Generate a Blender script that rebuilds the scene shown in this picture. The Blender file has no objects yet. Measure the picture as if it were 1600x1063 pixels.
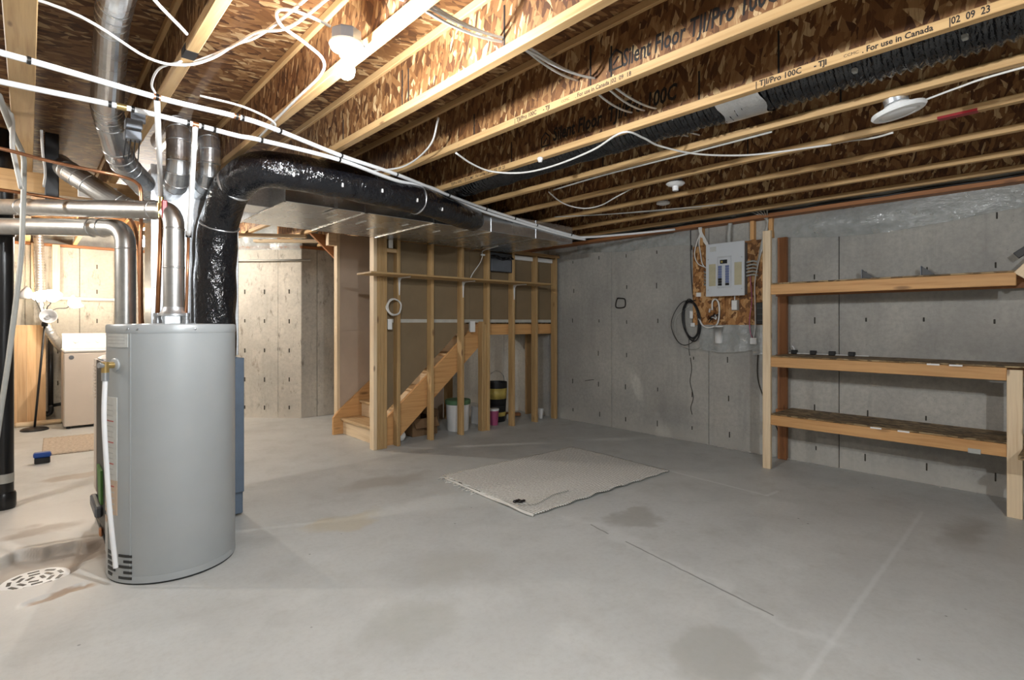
import bpy, math, random
from mathutils import Vector, Matrix
random.seed(7)
S = bpy.context.scene
COL = S.collection
V = Vector
PI = math.pi

# ------------------------------------------------------------------ camera, world, exposure
cam_d = bpy.data.cameras.new('camera')
cam = bpy.data.objects.new('camera', cam_d)
COL.objects.link(cam)
cam.location = (0, 0, 1.32)
cam.rotation_euler = (math.radians(90), 0, math.radians(-42.0))
cam_d.sensor_width = 36.0
cam_d.lens = 840.0 / 1600.0 * 36.0
cam_d.shift_y = -27.5 / 1600.0
cam_d.clip_start = 0.02
S.camera = cam
world = bpy.data.worlds.new('world')
S.world = world
world.use_nodes = True
world.node_tree.nodes['Background'].inputs[0].default_value = (0.6, 0.7, 0.8, 1)
world.node_tree.nodes['Background'].inputs[1].default_value = 0.05
S.view_settings.view_transform = 'Standard'
S.view_settings.look = 'None'
S.view_settings.gamma = 1.0
S.view_settings.use_curve_mapping = False
S.view_settings.exposure = 0.78
BULB = 1500.0        # emission of the bare bulbs
LAMP = 240.0         # emission of the floor lamp globes

# ------------------------------------------------------------------ materials
def mk(name):
    m = bpy.data.materials.new(name)
    m.use_nodes = True
    nt = m.node_tree
    return m, nt, nt.nodes['Principled BSDF']

def nd(nt, t, **kw):
    n = nt.nodes.new(t)
    for k, v in kw.items():
        setattr(n, k, v)
    return n

def sock(nt, s, v):
    if isinstance(v, bpy.types.NodeSocket):
        nt.links.new(v, s)
    else:
        s.default_value = v

def mth(nt, op, a, b=0.0, c=None, clamp=False):
    n = nd(nt, 'ShaderNodeMath', operation=op)
    n.use_clamp = clamp
    sock(nt, n.inputs[0], a); sock(nt, n.inputs[1], b)
    if c is not None: sock(nt, n.inputs[2], c)
    return n.outputs[0]

def vmth(nt, op, a, b=(0, 0, 0)):
    n = nd(nt, 'ShaderNodeVectorMath', operation=op)
    sock(nt, n.inputs[0], a)
    if op == 'SCALE': sock(nt, n.inputs[3], b)
    else: sock(nt, n.inputs[1], b)
    return n.outputs['Value'] if op in ('LENGTH', 'DOT_PRODUCT', 'DISTANCE') else n.outputs[0]

def mapping(nt, vec, scale=(1, 1, 1), rot=(0, 0, 0), loc=(0, 0, 0)):
    n = nd(nt, 'ShaderNodeMapping')
    sock(nt, n.inputs[0], vec)
    n.inputs['Location'].default_value = loc
    n.inputs['Rotation'].default_value = rot
    n.inputs['Scale'].default_value = scale
    return n.outputs[0]

def noise(nt, vec, scale, detail=4, rough=0.55, col=False):
    n = nd(nt, 'ShaderNodeTexNoise')
    sock(nt, n.inputs['Vector'], vec)
    n.inputs['Scale'].default_value = scale
    n.inputs['Detail'].default_value = detail
    n.inputs['Roughness'].default_value = rough
    return n.outputs['Color'] if col else n.outputs[0]

def voro(nt, vec, scale, feature='F1'):
    n = nd(nt, 'ShaderNodeTexVoronoi', feature=feature)
    sock(nt, n.inputs['Vector'], vec)
    n.inputs['Scale'].default_value = scale
    return n

def ramp(nt, fac, stops, interp='LINEAR'):
    n = nd(nt, 'ShaderNodeValToRGB')
    n.color_ramp.interpolation = interp
    el = n.color_ramp.elements
    while len(el) < len(stops): el.new(0.5)
    for e, (p, c) in zip(el, stops):
        e.position = p
        e.color = (c, c, c, 1) if isinstance(c, (int, float)) else (*c, 1)
    sock(nt, n.inputs[0], fac)
    return n.outputs[0]

def mix(nt, fac, a, b, blend='MIX'):
    n = nd(nt, 'ShaderNodeMix', data_type='RGBA', blend_type=blend)
    sock(nt, n.inputs['Factor'], fac)
    for s, v in ((n.inputs[6], a), (n.inputs[7], b)):
        if isinstance(v, bpy.types.NodeSocket): nt.links.new(v, s)
        else: s.default_value = (*v, 1) if len(v) == 3 else v
    return n.outputs[2]

def bump(nt, b, h, strength=0.3, dist=0.01):
    n = nd(nt, 'ShaderNodeBump')
    n.inputs['Strength'].default_value = strength
    n.inputs['Distance'].default_value = dist
    sock(nt, n.inputs['Height'], h)
    nt.links.new(n.outputs[0], b.inputs['Normal'])

def pos(nt): return nd(nt, 'ShaderNodeNewGeometry').outputs['Position']
def objc(nt): return nd(nt, 'ShaderNodeTexCoord').outputs['Object']
def orand(nt): return nd(nt, 'ShaderNodeObjectInfo').outputs['Random']

def segmask(nt, p, a, b, w, soft):
    """1 on the segment a-b of the floor plane, falling to 0 at half width w + soft"""
    ax, ay = a; bx, by = b
    pa = vmth(nt, 'SUBTRACT', p, (ax, ay, 0))
    ba = (bx - ax, by - ay, 0)
    L2 = ba[0] ** 2 + ba[1] ** 2
    pa = vmth(nt, 'MULTIPLY', pa, (1, 1, 0))
    h = mth(nt, 'DIVIDE', vmth(nt, 'DOT_PRODUCT', pa, ba), L2, clamp=True)
    n = nd(nt, 'ShaderNodeVectorMath', operation='SCALE')
    n.inputs[0].default_value = ba
    nt.links.new(h, n.inputs[3])
    d = vmth(nt, 'LENGTH', vmth(nt, 'SUBTRACT', pa, n.outputs[0]))
    m = nd(nt, 'ShaderNodeMapRange', interpolation_type='SMOOTHSTEP')
    sock(nt, m.inputs[0], d)
    m.inputs[1].default_value = w; m.inputs[2].default_value = w + soft
    m.inputs[3].default_value = 1; m.inputs[4].default_value = 0
    return m.outputs[0]

def simple(name, col, rough=0.5, metal=0.0, var=0.08, scale=8.0, bmp=0.0, coat=0.0, spec=0.5):
    m, nt, b = mk(name)
    f = noise(nt, objc(nt), scale, 5, 0.6)
    lo = tuple(max(0, c * (1 - var * 2)) for c in col); hi = tuple(min(1, c * (1 + var * 1.5)) for c in col)
    nt.links.new(ramp(nt, f, [(0.25, lo), (0.75, hi)]), b.inputs['Base Color'])
    b.inputs['Roughness'].default_value = rough
    b.inputs['Metallic'].default_value = metal
    b.inputs['Coat Weight'].default_value = coat
    b.inputs['Specular IOR Level'].default_value = spec
    if bmp: bump(nt, b, noise(nt, objc(nt), scale * 6, 3), bmp, 0.004)
    return m

def emit(name, col, strength):
    m, nt, b = mk(name)
    b.inputs['Base Color'].default_value = (*col, 1)
    b.inputs['Emission Color'].default_value = (*col, 1)
    b.inputs['Emission Strength'].default_value = strength
    return m

def wood(name, light, dark, knot=(0.12, 0.05, 0.02), rough=0.6, kn=0.075):
    m, nt, b = mk(name)
    r = orand(nt)
    off = nd(nt, 'ShaderNodeCombineXYZ')
    for i, k in enumerate((37.0, 11.0, 23.0)): sock(nt, off.inputs[i], mth(nt, 'MULTIPLY', r, k))
    p = vmth(nt, 'ADD', objc(nt), off.outputs[0])
    wv = noise(nt, mapping(nt, p, (0.9, 3, 3)), 1.6, 2, col=True)
    p2 = vmth(nt, 'ADD', p, vmth(nt, 'SCALE', wv, 0.03))
    g = noise(nt, mapping(nt, p2, (1.3, 30, 30)), 1.5, 4, 0.6)
    fine = noise(nt, mapping(nt, p2, (5, 220, 220)), 1.0, 2)
    k = voro(nt, mapping(nt, p2, (2.3, 8, 8)), 1.0).outputs['Distance']
    kmask = ramp(nt, k, [(0.0, 1), (kn, 0.75), (kn * 1.9, 0)])
    base = ramp(nt, g, [(0.3, dark), (0.52, light), (0.75, tuple(min(1, c * 1.08) for c in light))])
    base = mix(nt, mth(nt, 'MULTIPLY', fine, 0.25), base, tuple(c * 0.7 for c in dark))
    base = mix(nt, mth(nt, 'MULTIPLY', kmask, 0.8), base, knot)
    hsv = nd(nt, 'ShaderNodeHueSaturation')
    sock(nt, hsv.inputs['Color'], base)
    sock(nt, hsv.inputs['Value'], mth(nt, 'MULTIPLY_ADD', r, 0.26, 0.87))
    nt.links.new(hsv.outputs[0], b.inputs['Base Color'])
    b.inputs['Roughness'].default_value = rough
    bump(nt, b, fine, 0.12, 0.002)
    return m

def osb(name, rot, stops, L=7.0, Sx=42.0, rough=0.62):
    """oriented strand board: long flakes along the local x of the rotated coordinates"""
    m, nt, b = mk(name)
    p = pos(nt)
    d = noise(nt, p, 5.0, 3, 0.6, col=True)
    p = vmth(nt, 'ADD', p, vmth(nt, 'SCALE', d, 0.03))
    vals = []
    for a, l, s in ((0.1, L * 1.5, Sx * 0.8), (0.75, L * 1.7, Sx * 0.8), (-0.6, L * 1.4, Sx * 0.75), (0.25, L * 2.6, Sx * 1.5)):
        q = mapping(nt, p, (1, 1, 1), rot)
        q = mapping(nt, q, (1, 1, 1), (0, 0, a))
        q = mapping(nt, q, (l, s, s))
        v = voro(nt, q, 1.0)
        sp = nd(nt, 'ShaderNodeSeparateColor')
        nt.links.new(v.outputs['Color'], sp.inputs[0])
        vals.append((sp.outputs[0], sp.outputs[1]))
    cur = vals[0][0]
    for i in (1, 2, 3):
        sel = mth(nt, 'GREATER_THAN', vals[i][1], 0.58)
        n = nd(nt, 'ShaderNodeMix')
        nt.links.new(sel, n.inputs[0]); nt.links.new(cur, n.inputs[2]); nt.links.new(vals[i][0], n.inputs[3])
        cur = n.outputs[0]
    gr = noise(nt, mapping(nt, mapping(nt, p, (1, 1, 1), rot), (9, 160, 160)), 1.0, 3)
    cur2 = mth(nt, 'MULTIPLY_ADD', gr, 0.34, mth(nt, 'SUBTRACT', cur, 0.17))
    c = ramp(nt, cur2, stops)
    nt.links.new(c, b.inputs['Base Color'])
    b.inputs['Roughness'].default_value = rough
    bump(nt, b, cur2, 0.35, 0.003)
    return m

def concrete_wall(name, base, warm, rough=0.85, scuff=0.5):
    m, nt, b = mk(name)
    p = pos(nt)
    big = noise(nt, p, 1.1, 4, 0.6)
    c = mix(nt, ramp(nt, big, [(0.36, 0.0), (0.64, 1.0)]), tuple(x * 0.9 for x in base), tuple(x * 1.1 for x in warm))
    streak = noise(nt, mapping(nt, p, (7, 7, 0.55)), 1.0, 5, 0.65)
    c = mix(nt, ramp(nt, streak, [(0.52, 0.0), (0.8, 0.55)]), c, tuple(x * 0.62 for x in base))
    fine = noise(nt, p, 26, 6, 0.7)
    c = mix(nt, ramp(nt, fine, [(0.36, 0.35), (0.6, 0.0)]), c, tuple(x * 0.6 for x in base))
    pits = voro(nt, p, 26).outputs['Distance']
    pm = mth(nt, 'MULTIPLY', ramp(nt, pits, [(0.04, 1), (0.09, 0)]), ramp(nt, noise(nt, p, 3.0, 2), [(0.5, 0), (0.62, 1)]))
    c = mix(nt, mth(nt, 'MULTIPLY', pm, 0.7), c, (0.05, 0.047, 0.04))
    sc = noise(nt, mapping(nt, p, (13, 13, 4.5)), 1.0, 5, 0.72)
    c = mix(nt, ramp(nt, sc, [(0.70 - 0.16 * scuff, 0.0), (0.84 - 0.16 * scuff, scuff)]), c, (0.12, 0.10, 0.075))
    sp = nd(nt, 'ShaderNodeSeparateXYZ'); nt.links.new(p, sp.inputs[0])
    low = nd(nt, 'ShaderNodeMapRange'); sock(nt, low.inputs[0], mth(nt, 'ADD', sp.outputs[2], mth(nt, 'MULTIPLY', noise(nt, p, 4, 4), 0.22)))
    low.inputs[1].default_value = 0.14; low.inputs[2].default_value = 0.30; low.inputs[3].default_value = 0.55; low.inputs[4].default_value = 0
    c = mix(nt, low.outputs[0], c, tuple(x * 1.12 for x in warm))
    nt.links.new(c, b.inputs['Base Color'])
    b.inputs['Roughness'].default_value = rough
    bump(nt, b, fine, 0.25, 0.004)
    return m

def floor_mat():
    m, nt, b = mk('floor_concrete')
    p = pos(nt)
    big = noise(nt, p, 0.7, 5, 0.6)
    c = ramp(nt, big, [(0.3, (0.455, 0.46, 0.445)), (0.5, (0.53, 0.54, 0.525)), (0.7, (0.575, 0.585, 0.575))])
    med = noise(nt, mapping(nt, p, (1, 1, 1), (0, 0, 0.5)), 3.2, 6, 0.65)
    c = mix(nt, ramp(nt, med, [(0.5, 0), (0.75, 0.4)]), c, (0.36, 0.355, 0.325))
    c = mix(nt, ramp(nt, noise(nt, p, 2.1, 4), [(0.56, 0), (0.7, 0.35)]), c, (0.64, 0.65, 0.635))
    fine = noise(nt, p, 34, 5, 0.7)
    c = mix(nt, ramp(nt, fine, [(0.3, 0.25), (0.55, 0)]), c, (0.36, 0.355, 0.335))
    wob = vmth(nt, 'ADD', p, vmth(nt, 'SCALE', vmth(nt, 'SUBTRACT', noise(nt, p, 2.6, 4, col=True), (0.5, 0.5, 0.5)), 0.5))
    def blob(cx, cy, rx, ry, col, amt, soft=0.5):
        nonlocal c
        q = vmth(nt, 'MULTIPLY', vmth(nt, 'SUBTRACT', wob, (cx, cy, 0)), (1 / rx, 1 / ry, 0))
        d = vmth(nt, 'LENGTH', q)
        mr = nd(nt, 'ShaderNodeMapRange', interpolation_type='SMOOTHSTEP'); sock(nt, mr.inputs[0], d)
        mr.inputs[1].default_value = 1 - soft; mr.inputs[2].default_value = 1.0
        mr.inputs[3].default_value = amt; mr.inputs[4].default_value = 0
        c = mix(nt, mr.outputs[0], c, col)
    blob(0.0, 4.3, 1.0, 1.5, (0.68, 0.655, 0.62), 0.75, 0.6)           # pale skim of patching around the drain
    blob(1.25, 2.05, 0.30, 0.24, (0.36, 0.365, 0.33), 0.4, 0.4)       # damp stains
    blob(2.05, 1.05, 0.22, 0.17, (0.35, 0.35, 0.32), 0.55, 0.4)
    blob(1.70, 2.35, 0.35, 0.2, (0.39, 0.39, 0.35), 0.4, 0.6)
    blob(4.45, 0.62, 0.5, 0.16, (0.24, 0.22, 0.185), 0.5, 0.8)
    blob(3.05, 2.15, 0.3, 0.12, (0.28, 0.27, 0.235), 0.5, 0.5)
    blob(2.2, 4.0, 0.5, 0.25, (0.33, 0.30, 0.255), 0.5, 0.6)
    blob(1.55, 3.4, 0.35, 0.12, (0.52, 0.42, 0.22), 0.35, 0.6)
    blob(0.05, 4.55, 0.32, 0.14, (0.30, 0.235, 0.18), 0.6, 0.6)
    blob(0.30, 3.95, 0.22, 0.26, (0.30, 0.22, 0.16), 0.65, 0.6)
    blob(0.07, 3.97, 0.34, 0.30, (0.34, 0.285, 0.235), 0.7, 0.35)
    blob(0.10, 3.40, 0.16, 0.07, (0.38, 0.25, 0.15), 0.75, 0.4)
    blob(0.40, 5.9, 0.35, 0.14, (0.33, 0.26, 0.20), 0.7, 0.5)
    # saw line, pale mortar ridges and chalk marks
    c = mix(nt, mth(nt, 'MULTIPLY', segmask(nt, wob, (2.78, 2.40), (2.45, 0.80), 0.006, 0.05), 0.22), c, (0.74, 0.75, 0.74))
    jit = vmth(nt, 'ADD', p, vmth(nt, 'SCALE', noise(nt, p, 14, 2, col=True), 0.012))
    for a, bb in (((2.68, 1.95), (2.50, 1.02)), ((2.735, 2.27), (2.70, 2.10))):
        c = mix(nt, mth(nt, 'MULTIPLY', segmask(nt, jit, a, bb, 0.002, 0.006), 0.75), c, (0.13, 0.13, 0.12))
    c = mix(nt, mth(nt, 'MULTIPLY', segmask(nt, jit, (4.62, 0.875), (2.10, 0.755), 0.003, 0.018), 0.28), c, (0.76, 0.77, 0.76))
    c = mix(nt, mth(nt, 'MULTIPLY', segmask(nt, jit, (4.24, 2.58), (4.19, 1.75), 0.006, 0.015), 0.4), c, (0.74, 0.75, 0.74))
    c = mix(nt, mth(nt, 'MULTIPLY', segmask(nt, jit, (4.19, 1.75), (4.36, 1.74), 0.006, 0.015), 0.4), c, (0.74, 0.75, 0.74))
    sp = voro(nt, p, 5.5)
    c = mix(nt, mth(nt, 'MULTIPLY', ramp(nt, sp.outputs['Distance'], [(0.02, 1), (0.045, 0)]), ramp(nt, noise(nt, p, 1.7, 1), [(0.48, 0), (0.56, 0.8)])), c, (0.07, 0.068, 0.06))
    nt.links.new(c, b.inputs['Base Color'])
    nt.links.new(ramp(nt, med, [(0.3, 0.36), (0.7, 0.58)]), b.inputs['Roughness'])
    b.inputs['Specular IOR Level'].default_value = 0.4
    bump(nt, b, mth(nt, 'ADD', fine, mth(nt, 'MULTIPLY', med, 1.5)), 0.12, 0.004)
    return m

def galv(name, col, rough, spangle=0.06, scale=60):
    m, nt, b = mk(name)
    p = objc(nt)
    v = voro(nt, p, scale)
    sp = nd(nt, 'ShaderNodeSeparateColor'); nt.links.new(v.outputs['Color'], sp.inputs[0])
    n = noise(nt, p, 3.0, 4)
    f = mth(nt, 'ADD', mth(nt, 'MULTIPLY', sp.outputs[0], spangle * 4), mth(nt, 'MULTIPLY', n, 0.7))
    nt.links.new(ramp(nt, f, [(0.2, tuple(c * 0.82 for c in col)), (0.75, tuple(min(1, c * 1.1) for c in col))]), b.inputs['Base Color'])
    b.inputs['Metallic'].default_value = 0.92
    nt.links.new(mth(nt, 'MULTIPLY_ADD', n, 0.16, rough - 0.08), b.inputs['Roughness'])
    bump(nt, b, noise(nt, p, 2.2, 2), 0.12, 0.05)
    return m

def black_wrap():
    m, nt, b = mk('black_wrap')
    p = objc(nt)
    w = noise(nt, mapping(nt, p, (14, 14, 9), (0.5, 0.4, 0.6)), 1.0, 4, 0.6)
    b.inputs['Base Color'].default_value = (0.006, 0.0065, 0.009, 1)
    b.inputs['Roughness'].default_value = 0.16
    b.inputs['Specular IOR Level'].default_value = 0.75
    bump(nt, b, w, 1.0, 0.026)
    return m

def sheet_plastic():
    m, nt, b = mk('vapour_plastic')
    out = nt.nodes['Material Output']
    tr = nd(nt, 'ShaderNodeBsdfTransparent')
    tr.inputs[0].default_value = (0.93, 0.95, 0.95, 1)
    b.inputs['Base Color'].default_value = (0.55, 0.57, 0.56, 1)
    b.inputs['Roughness'].default_value = 0.16
    b.inputs['Specular IOR Level'].default_value = 1.0
    n = noise(nt, pos(nt), 7, 3)
    mx = nd(nt, 'ShaderNodeMixShader')
    nt.links.new(ramp(nt, n, [(0.3, 0.32), (0.7, 0.62)]), mx.inputs[0])
    nt.links.new(tr.outputs[0], mx.inputs[1]); nt.links.new(b.outputs[0], mx.inputs[2])
    nt.links.new(mx.outputs[0], out.inputs[0])
    bump(nt, b, noise(nt, mapping(nt, pos(nt), (1, 9, 16)), 1.0, 4), 0.7, 0.03)
    return m

def rug_mat():
    m, nt, b = mk('rug_weave')
    p = pos(nt)
    w = nd(nt, 'ShaderNodeTexWave', wave_type='BANDS', bands_direction='X')
    sock(nt, w.inputs[0], p); w.inputs['Scale'].default_value = 14.3; w.inputs['Distortion'].default_value = 0.25
    w.inputs['Detail Scale'].default_value = 5
    n = noise(nt, mapping(nt, p, (40, 110, 1)), 1.0, 3)
    f = mth(nt, 'ADD', mth(nt, 'MULTIPLY', w.outputs['Fac'], 0.55), mth(nt, 'MULTIPLY', n, 0.75))
    c = ramp(nt, f, [(0.38, (0.17, 0.155, 0.13)), (0.60, (0.68, 0.665, 0.62)), (0.85, (0.90, 0.885, 0.84))])
    nt.links.new(c, b.inputs['Base Color'])
    b.inputs['Roughness'].default_value = 0.95
    bump(nt, b, f, 0.6, 0.006)
    return m

M = {}
M['pine'] = wood('pine_lumber', (0.66, 0.46, 0.25), (0.50, 0.31, 0.14))
M['pine_pale'] = wood('pale_pine', (0.78, 0.62, 0.42), (0.66, 0.48, 0.29), kn=0.05)
M['pine_orange'] = wood('orange_pine', (0.66, 0.37, 0.15), (0.52, 0.26, 0.09), kn=0.09)
M['pine_stud'] = wood('stud_pine', (0.52, 0.34, 0.155), (0.38, 0.225, 0.09), kn=0.06)
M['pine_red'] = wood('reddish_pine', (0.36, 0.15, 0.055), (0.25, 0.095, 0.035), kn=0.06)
M['beam'] = wood('beam_lumber', (0.44, 0.27, 0.12), (0.31, 0.175, 0.075))
M['flange'] = wood('flange_lumber', (0.60, 0.385, 0.175), (0.46, 0.27, 0.11), kn=0.04)
osb_stops = [(0.04, (0.075, 0.027, 0.008)), (0.28, (0.155, 0.063, 0.019)), (0.62, (0.235, 0.110, 0.038)), (0.86, (0.34, 0.185, 0.075)), (0.98, (0.56, 0.39, 0.20))]
M['osb_web'] = osb('osb_web', (0, PI / 2, 0), osb_stops)
M['osb_deck'] = osb('osb_deck', (0, 0, 0), [(p, tuple(c * 0.92 for c in q)) for p, q in osb_stops], L=6.0, Sx=32)
M['osb_board'] = osb('osb_backer', (0, PI / 2, 0), [(0.08, (0.14, 0.055, 0.015)), (0.4, (0.32, 0.14, 0.04)), (0.7, (0.46, 0.23, 0.08)), (0.97, (0.60, 0.36, 0.16))], L=9, Sx=26)
M['osb_shelf'] = osb('osb_shelf', (0, 0, PI / 2), [(0.08, (0.07, 0.045, 0.018)), (0.4, (0.17, 0.105, 0.045)), (0.7, (0.27, 0.18, 0.085)), (0.97, (0.38, 0.28, 0.15))], L=7, Sx=36)
M['wall_grey'] = concrete_wall('concrete_grey', (0.385, 0.375, 0.35), (0.445, 0.43, 0.39), scuff=0.25)
M['wall_beige'] = concrete_wall('concrete_beige', (0.46, 0.435, 0.38), (0.54, 0.50, 0.43), scuff=0.8)
M['tie'] = simple('tie_hole_dark', (0.045, 0.04, 0.032), 0.9)
M['floor'] = floor_mat()
M['drywall'] = simple('drywall_paper', (0.46, 0.36, 0.275), 0.9, var=0.05, scale=3)
M['drywall_back'] = simple('drywall_back_paper', (0.22, 0.16, 0.092), 0.9, var=0.06, scale=3)
M['tape'] = simple('joint_tape', (0.5, 0.49, 0.44), 0.85)
M['galv'] = galv('galvanised', (0.66, 0.68, 0.70), 0.27)
M['galv_bright'] = galv('galvanised_bright', (0.74, 0.77, 0.80), 0.36, 0.08, 90)
M['galv_dull'] = galv('galvanised_vent', (0.56, 0.555, 0.54), 0.36, 0.05, 40)
M['galv_lit_tone'] = galv('galvanised_lit_tone', (0.74, 0.79, 0.83), 0.45, 0.1, 90)  # pale copy of the galvanising, lit look put into the colour
M['galv_lit_tone'].node_tree.nodes['Principled BSDF'].inputs['Metallic'].default_value = 0.3
M['steel'] = simple('steel', (0.55, 0.57, 0.6), 0.3, 0.9)
M['tin_dark'] = simple('dark_sheet_metal', (0.07, 0.075, 0.085), 0.5, 0.3)
M['black_wrap'] = black_wrap()
M['black'] = simple('black_plastic', (0.012, 0.012, 0.013), 0.4)
M['abs'] = simple('black_abs', (0.009, 0.009, 0.010), 0.28)
M['pex'] = simple('white_pex', (0.84, 0.85, 0.86), 0.3, var=0.02)
M['white'] = simple('white_plastic', (0.80, 0.80, 0.79), 0.4, var=0.03)
M['cable'] = simple('white_cable', (0.72, 0.71, 0.68), 0.45, var=0.05)
M['cable_grey'] = simple('grey_cable', (0.42, 0.42, 0.39), 0.5, var=0.08)
M['copper'] = simple('copper', (0.72, 0.34, 0.18), 0.3, 0.9, var=0.15)
M['copper_old'] = simple('tarnished_copper', (0.36, 0.155, 0.065), 0.42, 0.75, var=0.2)
M['brass'] = simple('brass', (0.62, 0.44, 0.18), 0.3, 0.9, var=0.12)
M['red'] = simple('red_plastic', (0.30, 0.010, 0.015), 0.4)
M['heater'] = simple('heater_enamel', (0.40, 0.425, 0.435), 0.36, 0.15, var=0.03, scale=3)
M['heater_dark'] = simple('heater_base', (0.16, 0.17, 0.175), 0.45, 0.2)
M['label'] = simple('label_paper', (0.52, 0.53, 0.51), 0.5, var=0.05, scale=30)
M['label_tan'] = simple('label_tan', (0.52, 0.40, 0.30), 0.5, var=0.06, scale=30)
M['print'] = simple('grey_print', (0.40, 0.41, 0.40), 0.6)
M['print_red'] = simple('red_print', (0.42, 0.10, 0.09), 0.6)
M['ink'] = simple('black_ink', (0.018, 0.014, 0.012), 0.7)
M['furnace'] = simple('furnace_blue_grey', (0.115, 0.155, 0.21), 0.42, 0.1)
M['furnace_dark'] = simple('furnace_charcoal', (0.028, 0.029, 0.028), 0.45, 0.2)
M['beige'] = simple('beige_enamel', (0.66, 0.58, 0.50), 0.42, var=0.03, scale=2)
M['enamel'] = simple('white_enamel', (0.82, 0.80, 0.77), 0.35, var=0.02)
M['green'] = simple('green_plastic', (0.09, 0.26, 0.055), 0.5)
M['green_lid'] = simple('green_lid', (0.10, 0.20, 0.10), 0.5)
M['pink'] = simple('pink_plastic', (0.42, 0.09, 0.20), 0.45)
M['yellow'] = simple('yellow_plastic', (0.52, 0.40, 0.10), 0.5, var=0.25)
M['orange'] = simple('orange_plastic', (0.85, 0.33, 0.03), 0.4)
M['blue'] = simple('blue_plastic', (0.012, 0.07, 0.33), 0.4)
M['cardboard'] = simple('cardboard', (0.22, 0.13, 0.065), 0.85)
M['foil'] = simple('foil_tape', (0.75, 0.76, 0.77), 0.28, 0.9, bmp=0.8, scale=14)
M['plastic_sheet'] = sheet_plastic()
M['foam'] = simple('rim_insulation', (0.36, 0.36, 0.33), 0.6, var=0.2, scale=6, bmp=0.5)
M['sealant'] = simple('black_sealant', (0.015, 0.015, 0.015), 0.35)
M['rug'] = rug_mat()
M['fringe'] = simple('cotton_fringe', (0.72, 0.70, 0.65), 0.95)
M['porcelain'] = simple('porcelain', (0.80, 0.80, 0.80), 0.25, var=0.02)
M['box_grey'] = simple('grey_box', (0.17, 0.185, 0.21), 0.45, 0.3)
M['panel'] = simple('panel_enamel', (0.60, 0.63, 0.66), 0.42, var=0.02)
M['panel_side'] = simple('panel_side', (0.16, 0.165, 0.17), 0.5)
M['paper_yellow'] = simple('directory_card', (0.50, 0.46, 0.31), 0.7)
M['breaker_blue'] = simple('breaker_blue', (0.16, 0.20, 0.36), 0.4)
M['breaker_grey'] = simple('breaker_grey', (0.55, 0.57, 0.60), 0.4)
M['grate'] = simple('grate_white', (0.86, 0.86, 0.85), 0.45, var=0.06)
M['maple'] = wood('butcher_block', (0.72, 0.47, 0.25), (0.60, 0.36, 0.17), kn=0.0)
M['bulb'] = emit('bulb_glow', (0.94, 0.975, 1.0), BULB)
M['bulb_fill_rear'] = emit('rear_fill_glow', (0.94, 0.975, 1.0), BULB * 1.6)  # glow of the added bulb behind the camera
M['bulb_fill_left'] = emit('left_fill_glow', (1.0, 0.95, 0.88), BULB * 0.75)  # glow of the added bulb beyond the left edge
M['bulb_warm'] = emit('warm_bulb_glow', (1.0, 0.93, 0.84), BULB * 1.15)
M['globe'] = emit('lamp_glow', (1.0, 0.86, 0.66), LAMP)
M['lit_shade'] = emit('lit_frosted_shade', (1.0, 0.86, 0.66), 22.0)
M['hose'] = galv('foil_hose', (0.78, 0.77, 0.75), 0.35)

# ------------------------------------------------------------------ mesh helpers
ORG = {}

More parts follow.
